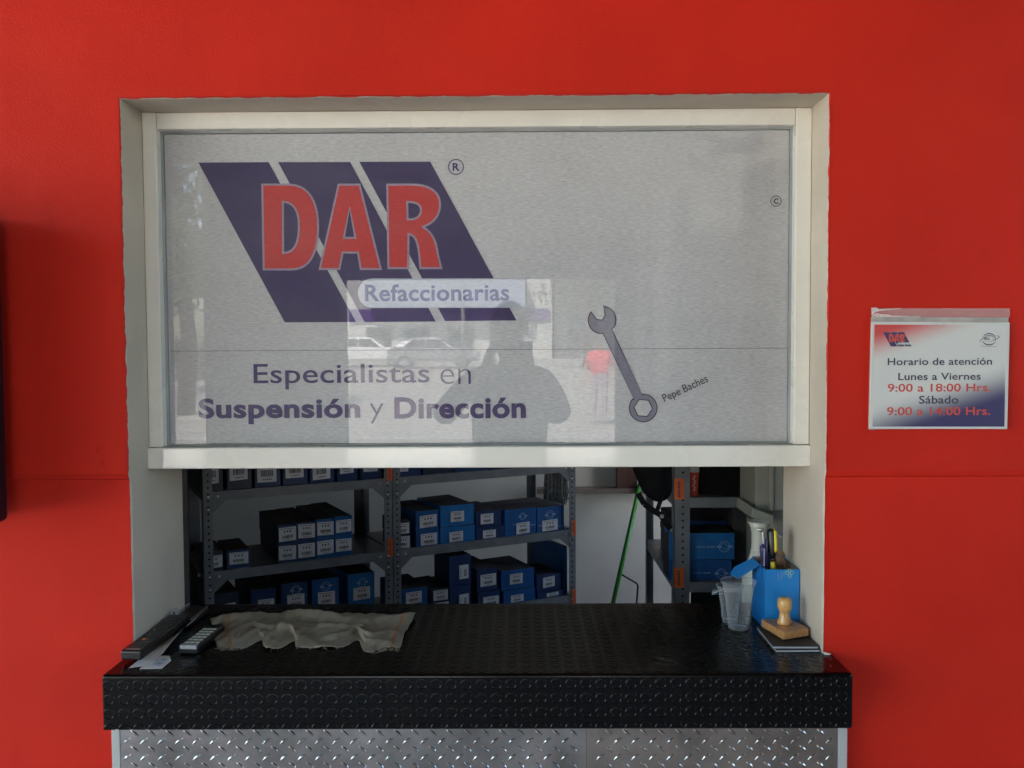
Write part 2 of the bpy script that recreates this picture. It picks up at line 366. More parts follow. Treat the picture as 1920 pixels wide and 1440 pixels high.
# white reveals, very slightly uneven front edge
mb = MB(); e = .0035
rnd = random.Random(3)
def reveal(a, b_, inward):
    # strip from a to b along the opening edge, following the depth, with a ragged front arris
    a, b_ = Vector(a), Vector(b_); n_ = 60; iw = Vector(inward)*e
    vs_ = []
    for i in range(n_+1):
        p = a.lerp(b_, i/n_); j = rnd.uniform(-.0012, .0012)
        yb = (0 if p.z > GRV-.005 else LY)
        vs_ += [Vector((p.x, yb-.0012, p.z))+iw*(.12+.25*rnd.random())+Vector((0, 0, 0)), Vector((p.x, yb+.004, p.z))+iw*(.8+.3*rnd.random()), Vector((p.x, TH, p.z))+iw]
    fs = []
    for i in range(n_): fs += [(3*i, 3*i+1, 3*i+4, 3*i+3), (3*i+1, 3*i+2, 3*i+5, 3*i+4)]
    mb.add(vs_, fs)
reveal((X0, 0, ZC-.06), (X0, 0, ZT), (1, 0, 0)); reveal((X1, 0, ZT), (X1, 0, ZC-.06), (-1, 0, 0)); reveal((X0, 0, ZT), (X1, 0, ZT), (0, 0, -1))
mb.build('reveal', JAMB, wall)
# small chips in the paint near the left step
mb = MB()
for u, v, s_ in ((186, 842, .006), (192, 868, .008), (182, 846, .004)):
    p = at(u, v, -.0005); mb.add([(p.x-s_, -.0008, p.z-s_*.6), (p.x+s_, -.0008, p.z-s_*.8), (p.x+s_*.7, -.0022, p.z+s_), (p.x-s_*.5, -.0015, p.z+s_*1.2)], [(0, 1, 2, 3)])
mb.build('plaster_chip', RED, wall, smooth=False)

# room behind
iw = thing('back_wall', 'white interior back wall behind the shelves', 'wall', (0, 3.2, 0))
MB().box((-3, 3.1, 0), (2.4, 3.2, 2.8)).build('wall_face', INW, iw)
p0 = at(1040, 924, 3.06); p1 = at(1196, 914, 3.06)
MB().box((p0.x-.1, 3.02, p0.z), (p1.x+.15, 3.10, p1.z)).build('ledge', TAUPE, iw)
a = at(1155, 924, 3.09); b_ = at(1192, 860, 3.09)
MB().box((a.x, 3.03, a.z+.02), (b_.x, 3.10, 2.4)).build('wooden_post', BROWN, iw)
MB().box((-1.95, TH+.01, 0), (-1.85, 3.1, 2.8)).build('left_wall', mat('dark_dimming_wall', (.06, .045, .04), .7, var=.2), iw)  # unseen left wall, set close and coloured dark to dim the room
mb = MB()
for x0, x1, z0, z1 in ((-1.85, X0-.0, 0, 2.8), (X1+.0, DX0, 0, 2.8), (X0, X1, ZT, 2.8), (DX1, 3.2, 0, 2.8), (DX0, DX1, DZ, 2.8), (X0, X1, 0, ZC-.13)): mb.box((x0, TH, z0), (x1, TH+.006, z1))
mb.box((DX0, -.001, 0), (DX0+.008, TH+.006, DZ)); mb.box((DX1-.008, -.001, 0), (DX1, TH+.006, DZ)); mb.box((DX0+.008, -.001, DZ-.008), (DX1-.008, TH+.006, DZ))  # white doorway lining added to cut red light bounced indoors
mb.box((2.41, TH, 0), (7, TH+.006, 3.6))  # white sheet added outdoors to stop red bounce through the side opening
mb.build('front_lining', INW, iw)
mb = MB(); mb.box((2.3, TH, 0), (2.4, 3.2, .3)); mb.box((2.3, TH, 2.5), (2.4, 3.2, 2.8)); mb.box((2.3, TH, .3), (2.4, 1.9, 2.5)); mb.box((2.3, 1.9, .3), (2.4, 3.1, .6)); mb.box((2.3, 3.1, .3), (2.4, 3.2, 2.4)); mb.build('right_wall', INW, iw)  # unseen window opening added to let light onto the back wall
mb = MB()
for y in (1.9, 2.48, 3.06): mb.box((2.33, y, .6), (2.37, y+.04, 2.4))
mb.build('added_window_bars', TRIM, iw)
MB().box((-3.1, TH, -.006), (3.3, 3.2, .002)).build('floor', FLOOR, kind='structure')
MB().box((-3.1, TH, 2.8), (2.4, 3.2, 2.9)).build('ceiling', CEIL, kind='structure')
MB().box((-6, -7.3, 3.6), (7, .31, 3.75)).box((-6, .31, 3.6), (2.5, 3.3, 3.75)).build('porch_roof', mat('porch_soffit', (.10, .095, .09), .8), kind='structure')

# porch street side: broad pier, lintel and right hand wall
YP = -5.6
PIER = mat('porch_pier_paint', (.10, .09, .09), .7)
pw = thing('porch_wall', 'dark porch front wall with pier and wide street opening, reflected in the window', 'wall', (0, YP, 0))
MB().box((-2.80, YP-.3, 0), (-1.58, YP, 3.6)).build('pier', PIER, pw)
MB().box((-1.58, YP-.3, 2.22), (.88, YP, 3.6)).build('lintel', PIER, pw)
MB().box((.88, YP-.3, 0), (5.6, YP, 3.6)).build('side_panel', PIER, pw)
MB().box((6.9, YP, 0), (7, -.001, 2.3)).build('light_blocking_panel', PIER, pw)  # unseen side panel added to cut light coming from the right

# ------------------------------------------------------------------ window with printed vinyl
FD = .1086
win = thing('shop_window', 'fixed white framed window panel covered with printed perforated vinyl, above the counter', 'window', ((X0+X1)/2, FD, 1.319))
ZFB = 1.6-.2809
i_tl = at(292, 242, FD); i_br = at(1492, 835, FD)
xl = at(300, 600, FD).x; xr = at(1490, 600, FD).x; zt = i_tl.z; zb = at(900, 836, FD).z
R3 = .003
GY = FD+.030
fx0, fx1 = X0+.004, X1-.004
zt_out = ZT-.004
MB().box((fx0, FD, zb), (xl-.000, FD+.045, zt_out)).build('frame_stile', FRAME, win, bevel=.0025)
MB().box((xr, FD, zb), (fx1, FD+.045, zt_out)).build('frame_stile', FRAME, win, bevel=.0025)
MB().box((xl+.0006, FD+.001, zt), (xr-.0006, FD+.044, zt_out-.0005)).build('frame_rail', FRAME, win, bevel=.0025)
MB().box((fx0-.001, FD-.010, ZFB), (fx1+.001, FD+.047, zb-.0008)).build('frame_rail', FRAME, win, bevel=.003)
mb = MB(); gb = .005
for a, b_ in (((xl, GY-.004, zb), (xl+gb, GY+.006, zt)), ((xr-gb, GY-.004, zb), (xr, GY+.006, zt)), ((xl+gb, GY-.004, zt-.004), (xr-gb, GY+.006, zt)), ((xl+gb, GY-.004, zb), (xr-gb, GY+.006, zb+.003))):
    mb.box(a, b_)
mb.build('glazing_bead', mat('bead_grey', (.32, .34, .34), .5), win)
mb = MB(); mb.add([(xl, GY, zb), (xr, GY, zb), (xr, GY, zt), (xl, GY, zt)], [(0, 1, 2, 3)]); mb.build('pane', GLASS, win)
VY = GY+.0035
mb = MB(); mb.grid(lambda a, c: Vector((xl+.006+(xr-xl-.012)*a, VY+.0005*math.sin(a*37+c*9)*math.sin(c*23), zb+.004+(zt-zb-.009)*c)), 60, 30)
vin = mb.build('vinyl_sheet', V_BASE, win, smooth=True)
L1, L2, L3, L4, L5 = [VY-.0006*k-.0004 for k in (1, 1.6, 2.2, 2.8, 3.4)]
def quad(name, pts, Y, m, **k): return flat(name, [P2(pts, Y)], Y, m, vin, **k)
quad('logo_stripe', [(371.9, 304.7), (503.5, 304), (667.5, 603.8), (534, 604.5)], L1, V_PURP)
quad('logo_stripe', [(521.4, 304), (656.5, 303.7), (817, 603), (683.7, 603.8)], L1, V_PURP)
quad('logo_stripe', [(673.7, 303.3), (806.7, 303), (968.5, 601), (834.6, 602)], L1, V_PURP)
pill = [(985, 522), (985, 577)]+[(698+27*math.cos(t), 549.5+27.5*math.sin(t)) for t in [math.pi/2+math.pi*i/16 for i in range(17)]]
quad('logo_pill', pill, L2, V_WHITE)
text('lettering', 'Refaccionarias', (684.4, 531.5, 955, 565.5), L3, V_SLATE, vin, bold=.022)
def C(pts): return [(200+x/2.909, 150+y/2.909) for x, y in pts]
D_o = [(845, 567), (1000, 567)]+bez((1000, 567), (1105, 572), (1157, 660), (1157, 800))+bez((1157, 800), (1155, 960), (1105, 1037), (1005, 1037))+[(853, 1037)]
D_i = [(965, 668)]+bez((965, 668), (1018, 672), (1045, 715), (1045, 800))+bez((1045, 800), (1043, 900), (1015, 938), (966, 940))
A_o = [(1262, 567), (1382, 567), (1500, 1035), (1383, 1035), (1368, 945), (1290, 945), (1272, 1035), (1158, 1035)]
A_i = [(1325, 705), (1352, 857), (1298, 857)]
R_o = [(1527, 567), (1680, 567)]+bez((1680, 567), (1775, 572), (1822, 615), (1822, 680))+bez((1822, 680), (1820, 740), (1790, 780), (1732, 802))+bez((1732, 802), (1785, 835), (1800, 880), (1810, 950))+[(1830, 1030), (1708, 1030)]+bez((1708, 1030), (1700, 960), (1702, 850), (1650, 845))+[(1648, 1030), (1533, 1030)]
R_i = [(1643, 668)]+bez((1643, 668), (1695, 670), (1712, 685), (1710, 712))+bez((1710, 712), (1708, 745), (1685, 757), (1645, 757))
def offs(poly, d):   # inset a polygon by d (same units)
    n_ = len(poly); out = []
    A = sum(poly[i][0]*poly[(i+1) % n_][1]-poly[(i+1) % n_][0]*poly[i][1] for i in range(n_)); sg = 1 if A > 0 else -1
    for i in range(n_):
        p, c, q = Vector(poly[i-1]), Vector(poly[i]), Vector(poly[(i+1) % n_])
        e1 = (c-p); e2 = (q-c)
        if e1.length < 1e-6 or e2.length < 1e-6: out.append(tuple(c)); continue
        e1.normalize(); e2.normalize()
        n1 = Vector((-e1.y, e1.x))*sg; n2 = Vector((-e2.y, e2.x))*sg; h = (n1+n2)
        if h.length < 1e-3: out.append(tuple(c)); continue
        h.normalize(); out.append(tuple(c+h*min(d/max(.35, h.dot(n1)), 2.2*d) if d > 0 else c+h*max(d/max(.35, h.dot(n1)), 2.2*d)))
    return out
for nm, o_, i_ in (('letter', D_o, D_i), ('letter', A_o, A_i), ('letter', R_o, R_i)):
    flat('letter_outline', [P2(C(offs(o_, -2)), L4), P2(C(offs(i_, 2)), L4)], L4, V_LILAC, vin)
    flat('letter', [P2(C(offs(o_, 9)), L5), P2(C(offs(i_, -9)), L5)], L5, V_RED, vin)
def ring_mark(u, v, r, ch, m, wd):
    flat('mark_ring', [P2(circ(u, v, r), L2), P2(circ(u, v, r-wd), L2)], L2, m, vin)
    text('mark_letter', ch, (u-r*.42, v-r*.5, u+r*.45, v+r*.5), L2, m, vin, bold=.03)
ring_mark(855, 313, 15, 'R', V_TEXT, 1.8); ring_mark(1455, 377, 10.5, 'C', V_INK, 1.4)
text('lettering', 'Especialistas', (475.8, 681, 805, 730.5), L2, V_TEXT, vin, bold=.006)
text('lettering', 'en', (826, 691.5, 882.5, 720.5), L2, V_TEXT, vin, bold=-.012)
text('lettering', 'Suspensión', (373, 745.8, 675, 796), L2, V_TEXT, vin, bold=.034)
text('lettering', 'y', (693.7, 756.5, 719, 794), L2, V_TEXT, vin, bold=-.014)
text('lettering', 'Dirección', (739.6, 743.7, 985.5, 785.5), L2, V_TEXT, vin, bold=.034)
text('lettering', 'Pepe Baches', (1240, 720, 1331, 740), L2, V_INK, vin, bold=.004, rot=math.radians(25))
# printed open-end / ring wrench
wc, rc = (1129, 600), (1206, 765)
ang = math.atan2(rc[1]-wc[1], rc[0]-wc[0]); ux, uy = math.cos(ang), math.sin(ang); vx, vy = -uy, ux
def W(a, b_, c=wc): return (c[0]+a*ux+b_*vx, c[1]+a*uy+b_*vy)
head = []
for i in range(33):    # head outline from the shaft round to the jaw tips
    t = math.radians(24+i*(336-24-0)/32)
    head.append(t)
outl = [W(24, 10)]
outl += [W(27*math.cos(t), 27*math.sin(t)) for t in [math.radians(d) for d in range(38, 158, 10)]]
outl += [W(-24, 12), W(-12, 9), W(-6, 8), W(-1, 0), W(-6, -8), W(-12, -10), W(-26, -14)]
outl += [W(27*math.cos(t), 27*math.sin(t)) for t in [math.radians(d) for d in range(212, 332, 10)]]
outl += [W(24, -10)]
LN = math.hypot(rc[0]-wc[0], rc[1]-wc[1])
outl += [W(LN-24, -9)]
outl += [W(27*math.cos(t), 27*math.sin(t), rc) for t in [math.radians(d) for d in range(200, 521, 10)]]
outl += [W(LN-24, 9)]
hexo = [W(16.5*math.cos(math.radians(d)), 16.5*math.sin(math.radians(d)), rc) for d in range(0, 360, 60)]
flat('wrench_outline', [P2(outl, L1), P2(offs(hexo, 0), L1)], L1, V_INK, vin)
flat('wrench_graphic', [P2(offs(outl, 2.0), L2), P2(offs(hexo, -2.0), L2)], L2, V_WRENCH, vin)
# seam between the two vinyl lengths
a = at(318, 658.5, L5); b_ = at(1484, 656, L5)
m_ = MB(); m_.box((a.x, VY-.0018, a.z-.0006), (at(1488, 656, L5).x, VY-.0012, a.z+.0006)); m_.build('vinyl_seam', vinyl('seam_edge', (.16, .14, .18), 0), vin)
# glue smears and bubbles top right, scratches on the left
rnd = random.Random(5)
def blob(u, v, ru, rv, rot_, n_=22, jag=.35):
    pts = []
    for i in range(n_):
        t = 2*math.pi*i/n_; rr = 1+rnd.uniform(-jag, jag)
        x, y = ru*rr*math.cos(t), rv*rr*math.sin(t); pts.append((u+x*math.cos(rot_)-y*math.sin(rot_), v+x*math.sin(rot_)+y*math.cos(rot_)))
    return pts
for args in ((1375, 275, 52, 14, -.25), (1428, 330, 40, 16, -.8), (1445, 352, 22, 9, -1.0), (1412, 268, 30, 8, .1), (1340, 262, 40, 7, .2), (1300, 300, 18, 5, .7)):
    flat('glue_smear', [P2(blob(*args), VY-.0009)], VY-.0009-.00003*args[2]/10, SMEAR, vin)
SCR = mat('scratch_white', (.75, .75, .72), .6)
mb = MB()
for p, q, r in (((316, 521), (374, 509), .0006), ((345, 425), (333, 470), .0003), ((333, 470), (322, 486), .00025), ((560, 262), (552, 272), .0003), ((552, 272), (560, 300), .0003), ((318, 508), (318, 514), .0007), ((365, 504), (362, 512), .0005)):
    A, B = at(*p, GY-.0008), at(*q, GY-.0008); mb.cyl(A, B, r, r*.6, n=5)
mb.build('scratch', SCR, bpy.data.objects['pane'])
# ------------------------------------------------------------------ opening-hours sign on the wall
def sgn(x, y): return (1580+x/4.8, 550+y/4.8)
SY = -.012
sign = thing('hours_sign', 'small white framed opening hours sign fixed on the red wall', 'sign', at(1762, 805, SY))
SW = mat('sign_white', (.62, .63, .60), .4, var=.04); SW2 = mat('sign_backing_grey', (.42, .38, .34), .6, var=.12, vscale=30)
def plate(name, pts, y0, y1, m, parent, **k):
    q = [at(u, v, y0) for u, v in pts]; mb = MB(); mb.prism([(p.x, y0, p.z) for p in q], (0, y1-y0, 0)); return mb.build(name, m, parent, **k)
plate('backing_board', [sgn(262, 213), sgn(1492, 216), sgn(1478, 1215), sgn(238, 1225)], -.006, -.0002, SW2, sign)
pan = plate('sign_panel', [sgn(262, 255), sgn(1505, 262), sgn(1482, 1222), sgn(243, 1219)], SY, -.0065, SW, sign, bevel=.0008)
GR = bpy.data.materials.new('sign_gradient'); GR.use_nodes = True
n, l, b = N(GR); b.inputs['Roughness'].default_value = .35
gp = n.new('ShaderNodeTexCoord'); sx = n.new('ShaderNodeSeparateXYZ'); l.new(gp.outputs['Generated'], sx.inputs[0])
def lin(cx, cz, c0, lo, hi):   # clamp((cx*x+cz*z+c0) remapped)
    a_ = n.new('ShaderNodeMath'); a_.operation = 'MULTIPLY'; a_.inputs[1].default_value = cx; l.new(sx.outputs[0], a_.inputs[0])
    b2 = n.new('ShaderNodeMath'); b2.operation = 'MULTIPLY_ADD'; b2.inputs[1].default_value = cz; l.new(sx.outputs[2], b2.inputs[0]); l.new(a_.outputs[0], b2.inputs[2])
    r_ = n.new('ShaderNodeMapRange'); r_.interpolation_type = 'SMOOTHSTEP'; r_.inputs[1].default_value = lo; r_.inputs[2].default_value = hi; l.new(b2.outputs[0], r_.inputs[0]); return r_.outputs[0]
fr_ = lin(-.42, 1.0, 0, .62, .93); fp = lin(.42, -1.0, 0, -.22, .16)
m1 = n.new('ShaderNodeMix'); m1.data_type = 'RGBA'; m1.inputs[6].default_value = (.62, .63, .60, 1); m1.inputs[7].default_value = (.58, .07, .06, 1); l.new(fr_, m1.inputs[0])
m2 = n.new('ShaderNodeMix'); m2.data_type = 'RGBA'; m2.inputs[7].default_value = (.045, .04, .12, 1); l.new(fp, m2.inputs[0]); l.new(m1.outputs[2], m2.inputs[6]); l.new(m2.outputs[2], b.inputs['Base Color'])
plate('print_panel', [sgn(287, 281), sgn(1468, 284), sgn(1456, 1200), sgn(270, 1199)], SY-.0006, SY-.0001, GR, pan)
TY = SY-.0012
SD = mat('sign_text_slate', (.055, .055, .085), .5); SR = mat('sign_text_red', (.60, .075, .05), .5)
def st(s, x0, y0, x1, y1, m): text('lettering', s, (*sgn(x0, y0), *sgn(x1, y1)), TY, m, pan, bold=.012)
st('Horario de atención', 405, 578, 1345, 648, SD); st('Lunes a Viernes', 500, 713, 1243, 782, SD)
st('9:00 a 18:00 Hrs.', 405, 810, 1333, 888, SR); st('Sábado', 687, 920, 1043, 994, SD); st('9:00 a 14:00 Hrs.', 398, 1020, 1330, 1100, SR)
SP = mat('sign_purple', (.05, .04, .12), .5)
def mini(fx):  # big logo px -> mini logo px
    return [sgn(365+(u-372)/(968-372)*(620-365), 350+(v-304)/(604-304)*(478-350)) for u, v in fx]
for q in ([(371.9, 304.7), (503.5, 304), (667.5, 603.8), (534, 604.5)], [(521.4, 304), (656.5, 303.7), (817, 603), (683.7, 603.8)], [(673.7, 303.3), (806.7, 303), (968.5, 601), (834.6, 602)]):
    flat('logo_stripe', [P2(mini(q), TY)], TY, SP, pan)
flat('logo_pill', [P2(mini(pill), TY-.0002)], TY-.0002, SW, pan)
text('lettering', 'Refaccionarias', (*sgn(500, 449), *sgn(615, 467)), TY-.0004, SD, pan, bold=.01)
for o_, i_ in ((D_o, D_i), (A_o, A_i), (R_o, R_i)):
    flat('letter', [P2(mini(C(o_)), TY-.0004), P2(mini(C(i_)), TY-.0004)], TY-.0004, SR, pan)
# small line emblem
def arc_band(cx, cy_, rx, ry, t0, t1, w0, w1, rot_=0, n_=20):
    o_, i_ = [], []
    for k in range(n_+1):
        t = math.radians(t0+(t1-t0)*k/n_); wd = w0+(w1-w0)*math.sin(math.pi*k/n_)
        for lst, s_ in ((o_, 1), (i_, -1)):
            x, y = (rx+s_*wd/2)*math.cos(t), (ry+s_*wd/2)*math.sin(t)
            lst.append(sgn(cx+x*math.cos(rot_)-y*math.sin(rot_), cy_+x*math.sin(rot_)+y*math.cos(rot_)))
    return o_+i_[::-1]
for args in ((1318, 412, 58, 50, 190, 380, 2, 9), (1318, 412, 62, 52, 20, 170, 2, 10), (1318, 408, 44, 30, 150, 400, 1, 6), (1322, 412, 90, 20, -60, 100, 1, 7, -.25), (1318, 415, 85, 24, 150, 290, 1, 6, -.2), (1300, 410, 22, 7, 0, 359, 5, 6)):
    flat('emblem_line', [P2(arc_band(*args), TY)], TY, SD, pan)
mb = MB()
for k in range(12):
    p = at(*sgn(1245+k*12, 479), TY); mb.box((p.x, TY, p.z-.0004), (p.x+.0014, TY+.0003, p.z+.0006))
mb.build('emblem_line', SD, pan, kind='stuff')
# clear holder lip and leftover tape above
q = [at(u, v, -.003) for u, v in (sgn(258, 134), sgn(1500, 136), sgn(1503, 213), sgn(262, 213))]
mb = MB(); mb.prism([(p.x, -.004, p.z) for p in q], (0, .0025, 0)); mb.build('clear_holder', ACRYL, sign)
TAPE = mat('tape_residue', (.68, .55, .52), .7, var=.2, vscale=50)
for pts in ([(258, 130), (300, 128), (330, 145), (450, 137), (560, 133), (455, 143), (330, 158), (290, 172), (268, 195), (260, 200)],
            [(262, 205), (275, 190), (305, 180), (350, 188), (400, 190), (440, 200), (520, 203), (700, 208), (700, 213), (262, 214)],
            [(240, 1190), (262, 1205), (300, 1222), (262, 1228), (238, 1222)], [(248, 640), (256, 600), (258, 260), (264, 300), (258, 700), (246, 900)]):
    flat('tape_residue', [P2([sgn(*p) for p in pts], -.0046)], -.0046, TAPE, sign)
pts = [at(*sgn(835+100*i/12, 262+48*math.sin(math.pi*i/12)), TY) for i in range(13)]
mb = MB(); mb.tube(pts, .0003, 5); mb.build('hairline_crack', mat('hairline', (.45, .42, .36), .8), pan)

# ------------------------------------------------------------------ television just outside the frame on the left
tv = thing('television', 'black television hung just past the left edge, shading the red wall', 'television', (-1.75, -.12, 1.2))
a = at(2, 405, -.03); b_ = at(2, 975, -.03)
MB().box((a.x-1.10, -.30, b_.z), (a.x, -.03, a.z)).build('screen_body', TVM, tv, bevel=.012, seg=4)
MB().box((a.x-.75, -.03, b_.z+.2), (a.x-.35, -.0, a.z-.2)).build('wall_bracket', BLACKM, tv)

# ------------------------------------------------------------------ counter
cx0, cx1 = -.8881, .7004; CP = -.112; CZB = 1.6-.809
ctr = thing('counter', 'serving counter clad in black studded rubber with chequer plate below', 'counter', ((cx0+cx1)/2, .1, 0))
mb = MB()
mb.box((cx0, CP, CZB), (cx1, LY-.001, ZC))
o = mb.build('counter_edge', RUBBER, ctr, bevel=.007, seg=4)
MB().box((X0+e+.001, LY+.0, CZB+.02), (X1-e-.001, .40, ZC-.0004)).build('counter_slab', RUBBER, ctr, bevel=.004)
q = [(cx0+.007, CP+.007), (cx1-.007, CP+.007), (cx1-.007, LY-.002), (X1-e-.002, LY-.002), (X1-e-.002, .399), (X0+e+.002, .399), (X0+e+.002, LY-.002), (cx0+.007, LY-.002)]
MB().prism([(x, y, ZC-.0008) for x, y in q], (0, 0, .0011)).build('rubber_mat', RUBBER, ctr)
# round studs
mb = MB(); pit = .0316; rs = .0118; ns = 24
def stud(c, nrm, ax, ay, r=rs, h=.0013):
    vs_ = []; 
    for rr, hh in ((r+.0010, 0), (r, h*.85), (r-.0007, h), (r-.0016, h), (r-.0026, h*.35)):
        vs_ += [c+(ax*math.cos(2*math.pi*k/ns)+ay*math.sin(2*math.pi*k/ns))*rr+nrm*hh for k in range(ns)]
    fs = [(j*ns+i, j*ns+(i+1) % ns, (j+1)*ns+(i+1) % ns, (j+1)*ns+i) for j in range(4) for i in range(ns)]+[tuple(range(4*ns, 5*ns))]
    mb.add(vs_, fs)
X_, Y_, Z_ = Vector((1, 0, 0)), Vector((0, 1, 0)), Vector((0, 0, 1))
x = cx0+.0150
cols = []
while x < cx1-.0135: cols.append(x); x += pit
for i, x in enumerate(cols):
    tilt = .0035*(i/len(cols))
    for j in range(4):
        z = ZC-.0235-.0305*j+tilt+.0006*math.sin(i*.7)
        if j == 3: z = min(z, CZB+.0095) if False else z
        if j < 3: stud(Vector((x+.0004*math.sin(i*1.3+j), CP+.0001, z)), -Y_, X_, Z_)
        else:
            # bottom row is cut by the edge: half studs
            c = Vector((x, CP+.0001, CZB+.0015+tilt)); r = rs
            arc = [c+(X_*math.cos(t)+Z_*math.sin(t))*r-Y_*.001 for t in [math.pi*k/12 for k in range(13)]]
            arc2 = [c+(X_*math.cos(t)+Z_*math.sin(t))*(r+.0012) for t in [math.pi*k/12 for k in range(13)]]
            arc3 = [c+(X_*math.cos(t)+Z_*math.sin(t))*(r-.002)-Y_*.0006 for t in [math.pi*k/12 for k in range(13)]]
            mb.add(arc2+arc+arc3, [(k, k+1, 14+k, 13+k) for k in range(12)]+[(13+k, 14+k, 27+k, 26+k) for k in range(12)]+[tuple(range(26, 39))])
ob = mb.build('front_studs', RUBBER, ctr, kind='stuff', fix=False); smooth_by_angle(ob, .35)
mb = MB()
y = CP+.022
while y < .39:
    for i, x in enumerate(cols):
        if (y < .0 and cx0+.03 < x < cx1-.03) or (X0+.02 < x < X1-.02): stud(Vector((x, y, ZC+.0002)), Z_, X_, Y_, h=.0008)
    y += .0305
ob = mb.build('top_studs', RUBBER, ctr, kind='stuff', fix=False); smooth_by_angle(ob, .35)
# chequer plates
PY = -.035
def plate_sheet(x0, x1, seed, m):
    pl = MB().box((x0, PY, .02), (x1, PY+.02, CZB-.001)).build('chequer_plate', m, ctr)
    mb = MB(); p = .0388
    k = 0
    z = CZB-.004
    row = 0
    while z > .05:
        x = (math.ceil(x0/p)-1)*p + (p/2 if row % 2 else 0)
        while x < x1-.012:
            if x > x0+.012:
                sgn_ = 1 if row % 2 else -1
                t = math.radians(38)*sgn_
                dx, dz = math.cos(t), math.sin(t); L = .0122; wd = .0027; h = .0020
                c = Vector((x, PY, z)); d = Vector((dx, 0, dz)); nn = Vector((-dz, 0, dx))
                pr = []
                for s_, ww, hh in ((-1, .05, 0), (-.6, .55, .7), (-.15, 1, 1), (.3, .9, 1), (.7, .45, .65), (1, .05, 0)):
                    q = c+d*L*s_; pr.append((q+nn*wd*ww*1.3, q+nn*wd*.45*ww-Y_*h*hh, q-nn*wd*.45*ww-Y_*h*hh, q-nn*wd*ww*1.3))
                vs_ = [v for r_ in pr for v in r_]
                mb.add(vs_, [(4*j+i, 4*j+i+1, 4*j+5+i, 4*j+4+i) for j in range(5) for i in range(3)])
            x += p
        z -= p*.47; row += 1
    o_ = mb.build('raised_lugs', m, pl, kind='stuff')
ALU2 = mat('aluminium_plate_warm', (.54, .52, .46), .24, metal=1, var=.25, vscale=8, bump=.5, bscale=14, rvar=.1, bdist=.004)
pxm = at(1100, 1400, PY).x; pxl = at(226, 1400, PY).x; pxr = at(1570, 1400, PY).x
plate_sheet(pxl, pxm-.0008, 1, ALU); plate_sheet(pxm, pxr, 2, ALU2)
for u0, u1 in ((210, 226), (1571, 1588)):
    a = at(u0, 1400, PY).x; c_ = at(u1, 1400, PY).x
    MB().box((a, PY-.002, .0), (c_-.0006 if u0 < 900 else c_, LY-.0005, CZB-.001)).build('edge_trim', TRIM, ctr, bevel=.001)

# ------------------------------------------------------------------ shelving row (turned 28 degrees) and the end unit
TH_R = math.radians(28.3)
RE = Vector((math.cos(TH_R), math.sin(TH_R), 0)); RN = Vector((-math.sin(TH_R), math.cos(TH_R), 0))
RO = Vector(((733-973.5)/1650*3.6, 3.6-1.94, 0))
SZ = [.155, .458, .761, 1.064, 1.40]
def rowray(u, v, t):
    d = fw + rt*((u-960)/F) + up*((720-v)/F)
    k = (RO+RN*t-CAM).dot(RN)/d.dot(RN); p = CAM+d*k
    return (p-RO).dot(RE), p.z
CO = Vector((0, 1.16, 0))
def flatray(u, v, t):
    p = at(u, v, CO.y+t); return p.x, p.z
frames = {'row': (RO, RE, RN, rowray), 'end': (CO, X_, Y_, flatray)}
def post(parent, O, E, Nn, s, t, w_=.034, flip=1, back=1, zt_=2.1, tags=()):
    mb = MB()
    o_ = O+E*s+Nn*t
    mb.obox(o_, E*w_*flip, Nn*.002*back, Z_*zt_)
    mb.obox(o_, E*.002*flip, Nn*w_*back, Z_*zt_)
    po = mb.build('post', STEEL, parent)
    mb = MB(); z = .1
    while z < zt_:
        c = o_+E*(w_*.55*flip)+Z_*z-Nn*.0006
        mb.cyl(c, c+Nn*.0004, .0042, n=8)
        z += .0245
    mb.build('bolt_holes', HOLE, po, kind='stuff')
    for z0, h in tags:
        q = o_+E*(w_*.5*flip if flip > 0 else -w_)-Nn*.0022+E*(-.012 if flip > 0 else 0)
        MB().obox(o_+E*(.0 if flip > 0 else -w_*.62)-Nn*.0022+Z_*z0, E*w_*.62, Nn*.001, Z_*h).build('shelf_tag', ORANGE, po)
        mb = MB()
        for k in range(9):
            mb.obox(o_+E*((.0 if flip > 0 else -w_*.62)+w_*.22)-Nn*.0027+Z_*(z0+.008+k*(h-.016)/9), E*w_*.16, Nn*.0004, Z_*((h-.016)/9*.6))
        mb.build('tag_print', INK, po, kind='stuff')
    return po
def shelf(parent, O, E, Nn, s0, s1, dep, z, bh=.036):
    mb = MB(); mb.obox(O+E*s0+Z_*(z-.003), E*(s1-s0), Nn*dep, Z_*.003)
    mb.obox(O+E*s0+Z_*(z-bh), E*(s1-s0), Nn*.0015, Z_*(bh-.003)); mb.obox(O+E*s0+Nn*dep+Z_*(z-bh), E*(s1-s0), Nn*.0015, Z_*(bh-.003))
    mb.obox(O+E*s0+Z_*(z-bh), E*.0015, Nn*dep, Z_*(bh-.003)); mb.obox(O+E*(s1-.0015)+Z_*(z-bh), E*.0015, Nn*dep, Z_*(bh-.003))
    return mb.build('shelf_board', STEEL, parent)
